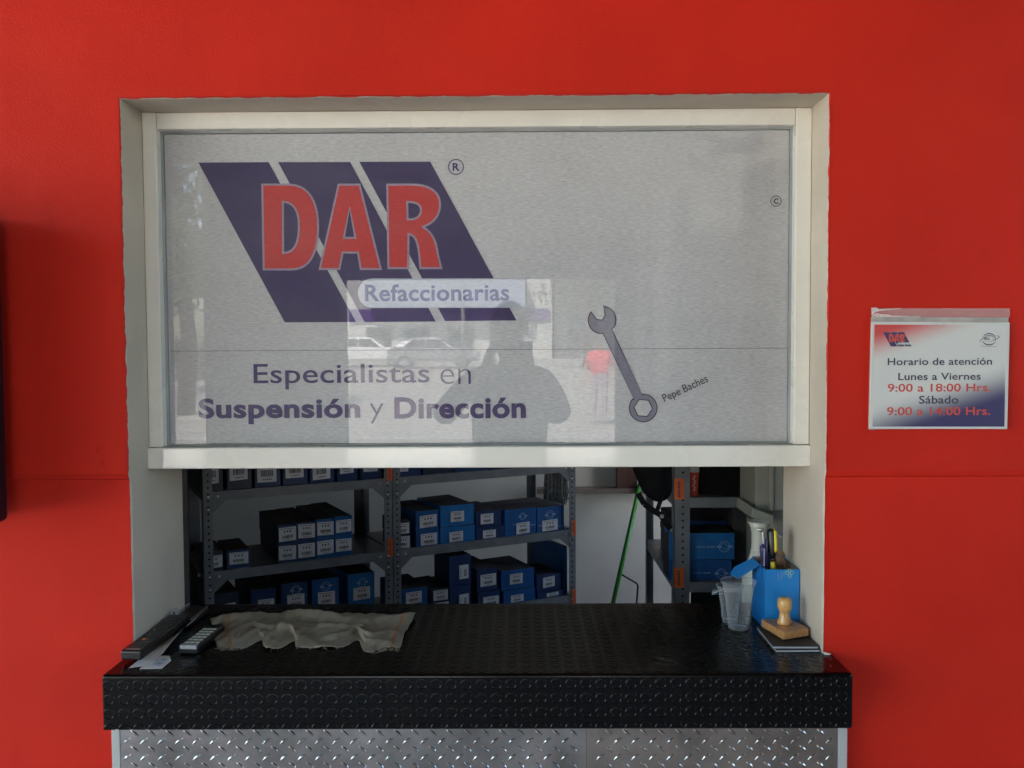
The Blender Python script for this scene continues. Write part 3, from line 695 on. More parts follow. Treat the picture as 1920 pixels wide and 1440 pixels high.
def unit(label, key, s0, s1, dep, tags_l=(), tags_r=(), w_=.034, gusset=True, sz=SZ):
    O, E, Nn, _ = frames[key]
    t_ = thing('shelving_unit', label, 'shelving', O+E*(s0+s1)/2+Nn*dep/2, 'grey bolted steel shelving units')
    post(t_, O, E, Nn, s0, -.002, w_, 1, 1, tags=tags_l); post(t_, O, E, Nn, s1, -.002, w_, -1, 1, tags=tags_r)
    post(t_, O, E, Nn, s0, dep+.003, .034, 1, -1); post(t_, O, E, Nn, s1, dep+.003, .034, -1, -1)
    for z in sz:
        shelf(t_, O, E, Nn, s0+.003, s1-.003, dep, z)
        if gusset:
            for s_, f in ((s0+w_, 1), (s1-w_, -1)):
                mb = MB(); q = O+E*s_+Nn*.0005+Z_*(z-.036)
                mb.prism([q, q+E*.05*f, q-Z_*.045], Nn*-.0015); mb.build('gusset', STEEL, t_)
                mb = MB()
                for dx, dz in ((.02, .018), (-.014, .018), (-.014, -.03)):
                    c = q+E*dx*f+Z_*dz-Nn*.003; mb.cyl(c, c-Nn*.003, .0045, n=8)
                mb.build('bolt_heads', BOLT, t_, kind='stuff')
    return t_
SR_, SL_ = .886, -.745
ztag = lambda v0, v1, u, key, t=0: (frames[key][3](u, v1, t)[1], frames[key][3](u, v0, t)[1]-frames[key][3](u, v1, t)[1])
unit('grey steel shelving unit beside the mop, second row of blue boxes between its orange tags', 'row', .0, SR_, .40, tags_l=(), tags_r=(ztag(975, 1004, 1080, 'row'), ztag(1104, 1131, 1080, 'row')))
unit('darkest grey steel shelving unit next to the left reveal of the opening', 'row', SL_, -.002, .40, tags_r=(ztag(866, 901, 728, 'row'), ztag(1010, 1044, 728, 'row')))
C0 = at(1264, 1000, CO.y).x
unit('grey steel shelving unit behind the pen box, holding wide blue boxes', 'end', C0, C0+.95, .70, tags_l=(ztag(897, 936, 1270, 'end'), ztag(1064, 1101, 1270, 'end')), w_=.055, gusset=False)

# cartons: (label, key, u0, v_top, u1, v_bot, on shelf index, blue idx, sticker rect px or None, depth, logo(u,v,r))
def rounded_ring(parent, O, E, Nn, s, z, r, t):
    mb = MB(); n_ = 24
    def ring(rr, cs, cz, a0=0, a1=360, wd=.0022):
        k = 20; vs_ = []
        for i in range(k+1):
            a_ = math.radians(a0+(a1-a0)*i/k)
            for q in (rr-wd/2, rr+wd/2): vs_.append(O+E*(cs+q*math.cos(a_))+Z_*(cz+q*math.sin(a_))+Nn*t)
        mb.add(vs_, [(2*i, 2*i+1, 2*i+3, 2*i+2) for i in range(k)])
    ring(r*.85, s, z); ring(r*.6, s-r*.1, z-r*.1, 20, 200, .0016); ring(r*.55, s+r*.2, z+r*.1, 200, 340, .0014)
    for dx, dz, wd, hh in ((-r*1.15, -r*.2, r*.7, r*.34), (r*.55, -r*.12, r*.75, r*.3)):
        mb.obox(O+E*(s+dx)+Z_*(z+dz)+Nn*(t-.0002), E*wd, Nn*.0001, Z_*hh)
    return mb.build('box_emblem', LINE, parent)
def carton(label, key, u0, v0, u1, v1, zb_, blue, stick=None, dep=.2, logo=None, t=.012, vert=False, name='carton', qr=False, txt=None, side=False):
    O, E, Nn, ray = frames[key]
    um = (u0+u1)/2
    s0 = ray(u0, (v0+v1)/2, t)[0]; s1 = ray(u1, (v0+v1)/2, t)[0]
    ztop = ray(um, v0, t)[1]; zb_ = ray(um, v1, t)[1] if zb_ is None else zb_
    g_ = .0012
    rr = random.Random(int(u0*7+v0)); ja = math.radians(rr.uniform(-1.6, 1.6)); sc0 = (s0+s1)/2; Pc = O+E*sc0+Nn*t
    RM = Matrix.Rotation(ja, 3, 'Z'); E = RM @ E; Nn = RM @ Nn; O = Pc-E*sc0-Nn*t; jz = rr.uniform(-.002, .003)
    mb = MB(); o_ = O+E*(s0+g_)+Nn*(t+abs(jz))+Z_*(zb_+.0006)
    h = ztop-zb_-.0012
    w_ = s1-s0-2*g_
    # body with slightly sprung lid flaps
    sk = rr.uniform(-.003, .003)
    vs_ = [o_, o_+E*w_, o_+E*w_+Nn*dep, o_+Nn*dep, o_+Z_*h, o_+E*w_+Z_*(h-abs(sk)), o_+E*w_+Nn*dep+Z_*h, o_+Nn*dep+Z_*(h-abs(sk))]
    mb.add(vs_, [(0, 3, 2, 1), (0, 1, 5, 4)], 0); mb.add(vs_, [(1, 2, 6, 5), (2, 3, 7, 6), (3, 0, 4, 7)], 1 if side else 0)
    mb.add(vs_, [(4, 5, 6, 7)], 1)  # lid coloured dark in place of shade on the box top
    c = mb.build(name, [BLUES[blue], CARTOP], None, bevel=.0014, label=label, category='box', group='blue cartons of parts on the shelves')
    # flap seam on the lid: thin tape line
    MB().obox(o_+Nn*(dep*.5-.002)+Z_*(h+.0002)+E*.004, E*(w_-.008), Nn*.004, Z_*.0008).build('lid_seam', INK, c)
    if stick:
        a0, b0, a1, b1 = stick
        ss0, _ = ray(a0, (b0+b1)/2, t); ss1, _ = ray(a1, (b0+b1)/2, t); zz1 = ray((a0+a1)/2, b0, t)[1]; zz0 = ray((a0+a1)/2, b1, t)[1]
        zz0 = max(zz0, zb_+.004); zz1 = min(zz1, ztop-.003)
        ss0 = max(ss0, s0+.004); ss1 = min(ss1, s1-.004)
        k = rr.uniform(-.03, .05)*(ss1-ss0)
        base = O+Nn*(t-.0008)
        st_ = MB().obox(base+E*ss0+Z_*zz0, E*(ss1-ss0)+Z_*k, -Nn*.0004, Z_*(zz1-zz0)).build('sticker', PAPER, c)
        W_, H_ = ss1-ss0, zz1-zz0; mb = MB(); bb = base-Nn*.0007
        def bar(fx, fz, fw_, fh): mb.obox(bb+E*(ss0+W_*fx)+Z_*(zz0+H_*fz+k*fx), E*W_*fw_, -Nn*.0002, Z_*H_*fh)
        if not vert:
            for i in range(6): bar(.1+.13*i, .86, .09, .045)
            for i in range(3): bar(.28+.17*i, .64+rr.uniform(-.01, .01), .09, .12)
            x_ = .2
            while x_ < .78:
                wd = rr.choice((.02, .035, .05)); bar(x_, .2, wd, .22); x_ += wd+rr.choice((.02, .03))
            for i in range(5): bar(.3+.1*i, .08, .06, .04)
        else:
            for i in range(5): bar(.12, .15+.13*i, .06, .09)
            z_ = .2
            while z_ < .7:
                hd = rr.choice((.02, .035, .05)); bar(.5, z_, .28, hd); z_ += hd+.03
        mb.build('sticker_print', INK, st_, kind='stuff')
    if logo:
        cu, cv, r_ = logo; s_, z_ = ray(cu, cv, t); rounded_ring(c, O, E, Nn, s_, z_, r_/F*3.7, t-.0008)
    if txt:
        a0, b0, a1, b1 = txt; mb = MB(); kx = a0
        while kx < a1:
            wd = rr.choice((3, 4, 2)); s_, z_ = ray(kx, b1, t-.001); s2, z2 = ray(kx+wd, b0, t-.001)
            mb.obox(O+E*s_+Z_*z_+Nn*(t-.001), E*(s2-s_), Nn*.0002, Z_*(z2-z_)); kx += wd+rr.choice((1.5, 2.5))
        mb.build('box_lettering', LINE, c, kind='stuff')
    return c
z1s, z2s, z0s = SZ[2], SZ[3], SZ[1]
CU = 1.0
# middle shelf of the central unit
carton('small dark box with two stickers edge on, lower, right against the central post', 'row', 743, 1003.5, 770, 1030, z1s, 3, (744, 1005, 768, 1027), .18)
carton('small dark box, upper of the pair right against the central post', 'row', 743, 976, 770, 1003.5, None, 3, (744, 981, 767, 1001), .18)
carton('mid blue box with wide sticker, lower, second stack from the central post', 'row', 780, 994, 824, 1028, z1s, 1, (788.7, 1000, 819.3, 1023), .28)
carton('mid blue box with wide sticker, upper, second stack from the central post', 'row', 779.5, 957, 822, 994, None, 1, (787, 966.5, 818.5, 989), .28)
carton('wide bright blue box in the centre of the shelf, lower of two', 'row', 825.5, 986, 891, 1024, z1s, 0, (842.5, 997, 868, 1017), .26)
carton('wide bright blue box standing highest in the centre of the shelf', 'row', 825.5, 946, 889.6, 986, None, 0, (845, 958, 870, 977.5), .26)
carton('navy box with sticker, lower, right of the wide bright blue boxes', 'row', 893, 987.7, 946, 1018, z1s, 2, (905.5, 993.5, 929.5, 1012), .26)
carton('navy box with sticker, upper, right of the wide bright blue boxes', 'row', 892, 957, 941, 987.7, None, 2, (901, 963, 925, 982), .24)
carton('large blue box with emblem and tilted sticker, left of the shelf end box', 'row', 946, 954, 1006, 1013, z1s, 1, (968, 980, 993, 1002), .24, (980, 968, 8), txt=(962, 983, 1002, 985))
carton('large blue box with emblem above its sticker, at the shelf end by the orange tag', 'row', 1006.5, 949.7, 1058.5, 1008, z1s, 1, (1016.5, 975, 1045.5, 996), .26, (1031, 965, 10), txt=(1010, 985, 1056, 987))
# lower shelf of the central unit
carton('blue box with sticker, first right of the central post on the lower shelf', 'row', 747, 1103, 802.5, 1145, z0s, 1, (761, 1109.5, 790.5, 1131), .24)
carton('small dark box, lower of two between a blue box and the tall narrow box', 'row', 808, 1127, 843, 1150, z0s, 3, (814, 1129, 843, 1148), .22)
carton('small dark box, upper of two between a blue box and the tall narrow box', 'row', 806, 1103, 841, 1127, None, 3, (812.5, 1106, 840, 1127), .22)
carton('navy box under the tall narrow upright box', 'row', 843, 1097, 883.5, 1150, z0s, 2, (861, 1114, 879, 1139), .2, vert=True)
carton('tall narrow navy box stood upright with a sideways sticker', 'row', 842, 1041.6, 883.5, 1097, None, 2, (861, 1059, 878.5, 1085), .16, vert=True)
carton('navy box with sticker, lower, right of the tall upright box', 'row', 896, 1108, 938, 1146, z0s, 2, (906, 1118, 935, 1140), .25)
carton('navy box with sticker, upper, right of the tall upright box', 'row', 894, 1065.6, 933, 1108, None, 2, (900.5, 1076.5, 930, 1098.5), .25)
carton('wide blue box, lower, second stack right of the tall upright box', 'row', 943.6, 1104, 1004, 1146, z0s, 1, (958, 1115, 981.5, 1134), .25)
carton('wide blue box, upper, second stack right of the tall upright box', 'row', 940, 1067, 1001.6, 1104, None, 1, (956, 1075.5, 979.7, 1094.5), .25)
carton('navy box with sticker, lower at the right end of the lower shelf', 'row', 1008, 1107, 1056, 1138, z0s, 2, (1025, 1111, 1047.5, 1129.5), .2)
carton('navy box with sticker, upper at the right end of the lower shelf', 'row', 1006, 1076, 1052, 1107, None, 2, (1018, 1082, 1040, 1101), .2)
carton('flat blue carton leaning upright against the right end of the shelf', 'row', 1056, 1024, 1064, 1138, z0s, 0, None, .3, t=.03)
# top shelf of the central unit (hidden above by the window)
for k, (a_, b2, lab) in enumerate(((745, 790, 'nearest the central post'), (792, 850, 'second from the central post'), (852, 915, 'in the middle'), (918, 985, 'left of the end box'), (988, 1060, 'at the right end'))):
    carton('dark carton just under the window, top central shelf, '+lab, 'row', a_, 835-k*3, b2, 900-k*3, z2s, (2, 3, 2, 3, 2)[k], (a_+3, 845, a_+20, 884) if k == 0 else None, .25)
# left unit: block of eight, middle shelf; left columns coloured darker for shade
cols8 = [(521, 557), (557.3, 592.5), (593, 627.5), (628, 661)]
names8 = ['leftmost', 'second from the left', 'third from the left', 'rightmost']
tops = [984, 979, 973, 967.5]; mids = [1021, 1015.5, 1009, 1003]; st1 = [(989, 1015), (982, 1008), (978, 1003), (975, 998)]; st0 = [(1023, 1049), (1019, 1045), (1014, 1039), (1010, 1033)]
for i, (a_, b2) in enumerate(cols8):
    carton('dark blue box in the bottom row of eight, '+names8[i], 'row', a_, mids[i], b2, 1060-6*i, z1s, 2 if i < 2 else 1, (a_+1, st0[i][0], b2-2, st0[i][1]), .36)
    carton('dark blue box in the top row of eight, '+names8[i], 'row', a_, tops[i], b2, mids[i], None, 2 if i < 2 else 1, (a_+1, st1[i][0], b2-2, st1[i][1]), .36)
carton('low dark box with sticker at the left end of the middle shelf', 'row', 378, 1034, 419, 1071, z1s, 3, (381, 1043, 417, 1066), .2)
carton('low dark box with sticker and bright blue lid left of the block of eight', 'row', 425, 1031, 470, 1065, z1s, 2, (430, 1035, 465.5, 1057), .22)
# left unit: bottom row, blues darkened leftwards to carry the shade
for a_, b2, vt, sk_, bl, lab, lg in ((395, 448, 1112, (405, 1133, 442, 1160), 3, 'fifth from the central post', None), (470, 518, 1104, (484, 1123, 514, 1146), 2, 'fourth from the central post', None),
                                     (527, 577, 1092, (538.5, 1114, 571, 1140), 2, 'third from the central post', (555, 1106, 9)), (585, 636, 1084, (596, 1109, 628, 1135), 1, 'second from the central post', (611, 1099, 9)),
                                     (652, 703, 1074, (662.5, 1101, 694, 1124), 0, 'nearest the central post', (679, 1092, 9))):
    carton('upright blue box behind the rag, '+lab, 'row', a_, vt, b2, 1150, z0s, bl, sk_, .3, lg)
# left unit: top row (bottoms show under the window frame)
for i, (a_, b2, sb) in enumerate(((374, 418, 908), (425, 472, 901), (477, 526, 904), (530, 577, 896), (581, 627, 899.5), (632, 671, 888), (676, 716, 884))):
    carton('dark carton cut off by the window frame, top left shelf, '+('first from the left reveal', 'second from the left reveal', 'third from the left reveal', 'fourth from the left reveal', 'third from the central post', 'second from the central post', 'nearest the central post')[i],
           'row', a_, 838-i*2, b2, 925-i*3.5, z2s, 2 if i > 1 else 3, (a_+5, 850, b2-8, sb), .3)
# end unit cartons
za, zb2 = SZ[2], SZ[3]
carton('wide blue box with emblem, lower of two behind the clear cup', 'end', 1254, 1050, 1372, 1098, za, 1, None, .14, (1352, 1075, 9), t=.03, side=True, txt=(1300, 1073, 1330, 1075.5))
carton('wide bright blue box with emblem, on top behind the clear cup', 'end', 1254, 999.6, 1378, 1050, None, 0, None, .14, (1358, 1025, 10), t=.03, side=True, txt=(1305, 1024, 1341, 1027))
carton('blue box whose top strip shows behind the wide emblem box', 'end', 1262, 976, 1373, 1060, za, 1, None, .3, t=.22, side=True, txt=(1300, 979, 1325, 981))
carton('small box with a white sticker on its end, behind the orange tagged post', 'end', 1246, 985, 1264, 999, None, 1, (1257, 988, 1263.5, 998), .1, t=.05, side=True)
bk = carton('large black box on the top shelf above the wide blue boxes', 'end', 1312, 830, 1440, 938, zb2, 3, None, .45, t=.06)
bk.data.materials[0] = BLACKM; bk['group'] = 'boxes on the end shelf'
dx_ = at(1376, 1000, CO.y+.1).x
dk = MB().box((dx_, CO.y+.10, za+.001), (C0+.93, CO.y+.5, SZ[3]-.04)).build('dark_carton', [CARTOP], bevel=.003, label='plain dark brown carton right of the wide blue boxes', category='box')
MB().obox(Vector((C0+.2, CO.y+.71, .1)), X_*.74, Y_*.01, Z_*2.0).build('back_panel', BLACKM, label='dark back panel behind the end shelving unit', category='panel')

# paper cup with red print
p = at(1300, 936, CO.y+.05); pc = thing('paper_cup', 'tall white paper cup with red print beside the thick grey post', 'cup', (p.x, p.y, zb2))
mb = MB(); prof = [(.016, 0), (.0175, .03), (.0205, .085)]; mb.lathe((p.x, p.y, zb2), prof, 20); mb.build('printed_sleeve', CUPR, pc, smooth=True)
mb = MB(); mb.lathe((p.x, p.y, zb2), [(.0205, .085), (.0215, .105), (.022, .106), (.0205, .104)], 20); mb.build('cup_rim', CUPW, pc, smooth=True)
mb = MB()
for k in range(7): mb.obox(Vector((p.x-.004+.003*math.sin(k*2.2), p.y-.0205, zb2+.02+k*.008)), X_*.006, Y_*.001, Z_*.004)
mb.build('cup_mark', CUPW, pc)

# ------------------------------------------------------------------ interior odds and ends
# broom with green handle leaning on the back wall
a = at(1146, 1146, 2.75); b_ = at(1196, 925, 3.0)
bd = (b_-a); a2 = a-bd*(a.z/bd.z)*.98
br = thing('broom', 'bright green broom handle leaning against the white back wall', 'broom', (a2.x, a2.y, 0))
MB().cyl(a2+bd.normalized()*.08, b_+bd*.25, .0125, n=16).build('handle', GREEN, br, smooth=True)
mb = MB(); mb.box((a2.x-.16, a2.y-.03, .07), (a2.x+.16, a2.y+.03, .12)); mb.build('broom_head', BLACKP, br, bevel=.01)
mb = MB()
for k in range(60):
    x = a2.x-.15+.3*k/59; mb.cyl((x, a2.y+random.uniform(-.02, .02), .075), (x+random.uniform(-.02, .02), a2.y+random.uniform(-.03, .03), .0), .003, .001, n=4)
mb.build('bristles', GREEN, br, kind='stuff')
# dustpan with thin dark bent handle
pts = [at(u, v, 2.85) for u, v in ((1164, 1076), (1172, 1081), (1186, 1089), (1194, 1094), (1196, 1098), (1195, 1115), (1192, 1146))]
pe = pts[-1]; dp = thing('dustpan', 'thin dark bent dustpan handle beside the green broom', 'dustpan', (pe.x, pe.y, 0))
MB().tube(pts+[Vector((pe.x-.01, pe.y, .12))], .0055, 8).build('handle', BLACKP, dp, smooth=True)
mb = MB(); q = Vector((pe.x-.01, pe.y, 0)); mb.obox(q+Vector((-.13, -.16, .004)), X_*.26, Y_*.16, Z_*.004); mb.obox(q+Vector((-.13, 0, .004)), X_*.26, Y_*.004, Z_*.1); mb.obox(q+Vector((-.13, -.16, .004)), X_*.004, Y_*.16, Z_*.06); mb.obox(q+Vector((.126, -.16, .004)), X_*.004, Y_*.16, Z_*.06)
mb.build('pan', BLACKP, dp)
# mop hanging
mp_ = at(1043, 900, 2.55); mo = thing('mop', 'grey string mop hanging head down behind the shelf end', 'mop', (mp_.x, mp_.y, mp_.z))
mb = MB(); rnd = random.Random(11)
for k in range(90):
    x0 = mp_.x+rnd.uniform(-.055, .055); y0 = mp_.y+rnd.uniform(-.02, .02); zl = at(1043, 944+rnd.uniform(-9, 3), 2.55).z
    mb.tube([(x0*.5+mp_.x*.5, y0, mp_.z+.2), (x0, y0, mp_.z+.08), (x0+rnd.uniform(-.012, .012), y0, (zl+mp_.z)/2), (x0+rnd.uniform(-.015, .015), y0, zl)], .0035, 5)
mb.build('yarn_strands', MOPM, mo, kind='stuff', smooth=True)
MB().cyl((mp_.x, mp_.y, mp_.z+.15), (mp_.x, mp_.y, 2.3), .012).build('handle', GREYK, mo, smooth=True)
# black bag hung by its strap
bgp = at(1222, 893, .95); bag = thing('hanging_bag', 'black rounded bag with drooping strap hung at the end of the shelf', 'bag', bgp)
def bagf(a_, c_):
    th = a_*2*math.pi; ph = (c_-.5)*math.pi
    r = .062*(1+.07*math.sin(3*th+1)+.05*math.sin(5*ph))
    x = r*math.cos(ph)*math.cos(th)*1.02; y = .06*math.cos(ph)*math.sin(th); z = .105*math.sin(ph)
    x += .03*(-math.sin(ph))*.8 if z < 0 else 0
    return bgp+Vector((x, y, z+.02))
mb = MB(); mb.grid(bagf, 28, 18); mb.build('bag_body', BLACKM, bag, smooth=True)
pts = [at(u, v, .90) for u, v in ((1196, 925), (1208, 945), (1226, 958), (1238, 965), (1247, 978), (1257, 992))]
mb = MB()
for i in range(len(pts)-1):
    d = (pts[i+1]-pts[i]).normalized(); nn = d.cross(Y_).normalized()*.0095
    mb.add([pts[i]-nn, pts[i]+nn, pts[i+1]+nn, pts[i+1]-nn], [(0, 1, 2, 3)])
mb.build('strap', BLACKM, bag, solid=.004)
pts = [at(u, v, .91) for u, v in ((1243, 925), (1238, 940), (1232, 958), (1238, 966))]
mb = MB(); mb.tube(pts, [.006, .007, .008, .007], 8); mb.build('buckle_strap', BLACKM, bag, smooth=True)
p = at(1241, 968, .885); MB().box((p.x-.006, p.y-.003, p.z-.006), (p.x+.006, p.y, p.z+.006)).build('buckle', SILVER, bag, bevel=.002)
MB().cyl(at(1233, 890, .95), at(1262, 870, 1.16), .004, n=8).build('hanging_hook', BLACKP, bag)

# beige cabinet at the right end
a = at(1416, 1000, .95); cab = thing('beige_cabinet', 'beige metal cabinet end beside the right reveal, with a stepped lower edge', 'cabinet', (a.x+.2, 1.1, 0))
a0 = at(1416, 900, .92).x; a1 = at(1462, 900, .55).x
mb = MB(); mb.box((a0, .92, at(1430, 958, .92).z), (a0+1.25, 1.12, 2.2)); mb.build('cabinet_body', BEIGE, cab, bevel=.004)  # body widened out of view to block light from the doorway
mb = MB(); mb.box((a0+.045, .910, at(1430, 956, .92).z), (a0+.058, .9195, 2.2)); mb.build('raised_moulding', BEIGE, cab, bevel=.003)
zl = at(1430, 960, .85).z
mb = MB(); q = [at(1411, 952, .86), at(1452, 968, .86), at(1450, 984, .86), at(1409, 972, .86)]
mb.prism(q, (0, .2, 0)); mb.build('sloping_ledge', BEIGE, cab, bevel=.003)
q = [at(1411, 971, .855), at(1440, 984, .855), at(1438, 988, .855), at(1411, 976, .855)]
mb = MB(); mb.prism(q, (0, .2, 0)); mb.build('painted_shadow_strip', DARKGAP, cab)  # near-black strip painting the shade under the sloping ledge
mb = MB(); mb.box((a0+.06, .95, 0), (a0+.35, 1.3, zl)); mb.build('lower_body', BEIGE, cab)
p = at(1466, 1007, .34); MB().prism([p, p+X_*.02+Z_*.004, p+X_*.018-Z_*.01, p-Z_*.003], (0, .1, 0)).build('small_bracket', SILVER, cab)

# cream flared vase-like stand
p = at(1425, 1062, .50)
zt_, zb3 = at(1425, 977, .50).z, ZC
H = zt_-ZC; vx_ = p.x-.004
vase = thing('cream_stand', 'cream plastic flared stand behind the purple marker', 'stand', (vx_, .50, .2))
hs = [(.050, -.72), (.050, -.70), (.046, .0), (.044, at(1425, 1062, .5).z-ZC), (.030, at(1425, 1052, .5).z-ZC), (.0215, at(1425, 1035, .5).z-ZC), (.020, at(1425, 1020, .5).z-ZC), (.0195, at(1425, 1000, .5).z-ZC), (.023, at(1425, 988, .5).z-ZC), (.031, H), (.029, H), (.020, H-.012)]
mb = MB(); mb.lathe((vx_, .50, ZC), hs, 30); mb.build('flared_column', CREAM, vase, smooth=True)
mb = MB(); zz = at(1425, 1034, .5).z; mb.lathe((vx_, .50, zz), [(.0215, 0), (.0235, .001), (.0235, .003), (.021, .004)], 30); mb.build('joint_ring', CREAM, vase, smooth=True)

# ------------------------------------------------------------------ things on the counter, right
BZ = ZC+.0008
by0, by1 = .165, .285; bx0 = (1437-973.5)*(by0+1.94)/1650; bx1 = X1-.006; bzt = at(1470, 1068, by0).z
pb = thing('pen_box', 'open bright blue carton used as a pen holder in the right corner of the counter', 'box', ((bx0+bx1)/2, (by0+by1)/2, BZ))
BB = mat('bright_blue_card', (.008, .21, .60), .38, var=.05, vscale=8, rvar=.05)
tk = .0018; mb = MB()
mb.box((bx0, by0, BZ), (bx1, by0+tk, bzt)); mb.box((bx0, by1-tk, BZ), (bx1, by1, bzt+.004)); mb.box((bx0, by0+tk, BZ), (bx0+tk, by1-tk, bzt)); mb.box((bx1-tk, by0+tk, BZ), (bx1, by1-tk, bzt)); mb.box((bx0, by0, BZ), (bx1, by1, BZ+tk))
mb.build('carton_walls', BB, pb)
mb = MB(); mb.box((bx0+tk, by1-tk-.001, BZ+.02), (bx1-tk, by1-tk-.0002, bzt+.003)); mb.box((bx1-tk-.001, by0+tk, BZ+.02), (bx1-tk-.0002, by1-tk, bzt-.001)); mb.build('carton_lining', CARD, pb)
# bent flap out to the left and kraft flap at the back
q = Vector((bx0, by0+.045, bzt)); mb = MB()
mb.add([q, q+Y_*.070, q+Vector((-.040, .095, -.030)), q+Vector((-.054, .080, -.044)), q+Vector((-.046, .040, -.046))], [(0, 1, 2, 3, 4)])
mb.build('side_flap', BB, pb, solid=.0016)
q = Vector((bx0+.04, by1, bzt+.003)); mb = MB(); mb.add([q, q+X_*.044, q+Vector((.036, .02, .012)), q+Vector((.006, .02, .014))], [(0, 1, 2, 3)]); mb.build('back_flap', CARD, pb, solid=.0016)
# small print and recycling marks on the front
FY = by0-.0006
mb = MB(); rnd = random.Random(2)
for u, n_ in ((1458, 16), (1464, 15), (1469, 9)):
    for k in range(n_):
        if rnd.random() < .85:
            p = at(u, 1072+k*1.05, FY); mb.box((p.x, FY-.0002, p.z-.0004), (p.x+.0035*rnd.uniform(.5, 1), FY, p.z+.0004))
mb.build('side_lettering', LINE, pb, kind='stuff')
PGR = mat('pale_green_print', (.35, .62, .42), .5)
for cu_, cv_ in ((1476, 1074), (1481, 1080), (1485, 1074), (1480, 1070)):
    flat('printed_mark', [P2(circ(cu_, cv_, 3.6, 14), FY-.0002), P2(circ(cu_, cv_, 2.5, 14), FY-.0002)], FY-.0002, PGR, pb)

def penlike(nm, label, cat, base, tip, parts):
    t_ = thing(nm, label, cat, base)
    return t_
def px_pt(u, v, y): return at(u, v, y)
# big yellow/black screwdriver
A = px_pt(1447, 991, by0+.045); B = px_pt(1449, 1062, by0+.035)
sdr = thing('screwdriver', 'large black screwdriver with yellow stripe standing in the blue carton', 'screwdriver', Vector((B.x, B.y, BZ)))
d = (B-A)
mb = MB(); mb.tube([A, A+d*.03, A+d*.1, A+d*.6, A+d*.72, A+d*.8], [.006, .0105, .0118, .0112, .0085, .006], 14); mb.build('handle', BLACKP, sdr, smooth=True)
off = Vector((.0055, -.0098, 0)); mb = MB(); mb.tube([A+off*.5+d*.0, A+off+d*.06, A+off+d*.55, A+off*.8+d*.63], [.002, .0042, .0042, .001], 8); mb.build('yellow_grip', YELLOW, sdr, smooth=True)
mb = MB(); mb.tube([A+d*.78, A+d*.86], [.008, .008], 12); mb.build('collar', BLACKP, sdr, smooth=True)
mb = MB(); mb.tube([A+d*.86, A+d*.98, A+d*1.1], [.0045, .006, .006], 12); mb.build('yellow_ferrule', YELLOW, sdr, smooth=True)
MB().cyl(A+d*1.1, Vector(((A+d*1.1).x, B.y, BZ+.003)), .003, n=8).build('shaft', BOLT, sdr)
# purple marker
A = px_pt(1430, 1022, by0+.03); B = px_pt(1433, 1064, by0+.03); d = B-A
mk = thing('marker_pen', 'purple capped marker pen left of the screwdriver', 'marker', Vector((B.x, B.y, BZ)))
mb = MB(); mb.tube([A-d*.06, A, A+d*.05, A+d*.14, A+d*1.0], [.0015, .0025, .0068, .0075, .0075], 12); mb.build('cap', NAVY, mk, smooth=True)
q = A+d*.35-Y_*.008; mb = MB(); mb.tube([q+Z_*.012, q-Z_*.03], .0012, 6); mb.build('cap_clip', BOLT, mk)
MB().cyl(B, Vector((B.x+.003, B.y, BZ+.003)), .0065, n=12).build('barrel', NAVY, mk, smooth=True)
# dark pen between
A = px_pt(1438, 1008, by0+.06); B = px_pt(1441, 1064, by0+.05)
pn = thing('pen', 'slim dark purple pen between marker and screwdriver', 'pen', Vector((B.x, B.y, BZ)))
MB().tube([A, A+(B-A)*.05, B], [.002, .0042, .0045], 10).build('barrel', NAVY, pn, smooth=True)
q = Vector((B.x+.001, B.y, BZ+.003)); MB().cyl(B, q, .004, .002, n=8).build('pen_tip', BLACKP, pn)
# teaspoon-like silver end
A = px_pt(1427, 995, by0+.07)
sp = thing('spoon', 'silver spoon bowl poking up behind the marker', 'spoon', Vector((A.x, A.y, BZ)))
mb = MB(); mb.grid(lambda a_, c_: A+Vector((.009*math.cos(a_*2*math.pi)*math.sin(c_*1.57), -.003+.003*c_, .0055*math.sin(a_*2*math.pi)*math.sin(c_*1.57)+.002)), 16, 5); mb.build('bowl', BOLT, sp, smooth=True, solid=.0008)
MB().cyl(A+Vector((.004, 0, -.004)), Vector((A.x+.012, A.y-.02, BZ+.004)), .0018, n=8).build('stem', BOLT, sp)

# clear plastic cups
def cup(x, y, s_, label):
    t_ = thing('plastic_cup', label, 'cup', (x, y, BZ), 'clear plastic cups on the counter')
    h = .1165*s_; prof = [(.0001, .004), (.021*s_, .004), (.0225*s_, .0), (.0235*s_, .002), (.0262*s_, h*.25), (.030*s_, h*.5), (.0355*s_, h*.80), (.0362*s_, h*.83), (.0405*s_, h*.97), (.0425*s_, h*.975), (.0430*s_, h), (.0415*s_, h)]
    mb = MB(); mb.lathe((x, y, BZ), prof, 40); mb.build('cup_wall', CUPP, t_, smooth=True)
    mb = MB()
    ring = [(x+.0425*s_*math.cos(k*math.pi/24), y+.0425*s_*math.sin(k*math.pi/24), BZ+h) for k in range(49)]
    mb.tube(ring, .0011, 6); mb.build('rolled_rim', CUPP, t_, smooth=True)
    mb = MB()
    for k in range(30):
        a_ = k*2*math.pi/30; r_ = .0245*s_; mb.tube([(x+r_*math.cos(a_), y+r_*math.sin(a_), BZ+.006), (x+(r_+.0028)*math.cos(a_), y+(r_+.0028)*math.sin(a_), BZ+.028)], .0005, 4)
    mb.build('moulded_ribs', CUPP, t_, kind='stuff')
    return t_
cup(.532, .185, 1.0, 'clear plastic cup standing in front of the blue carton')
cup(.524, .240, .78, 'clear plastic cup half hidden behind the front clear cup')
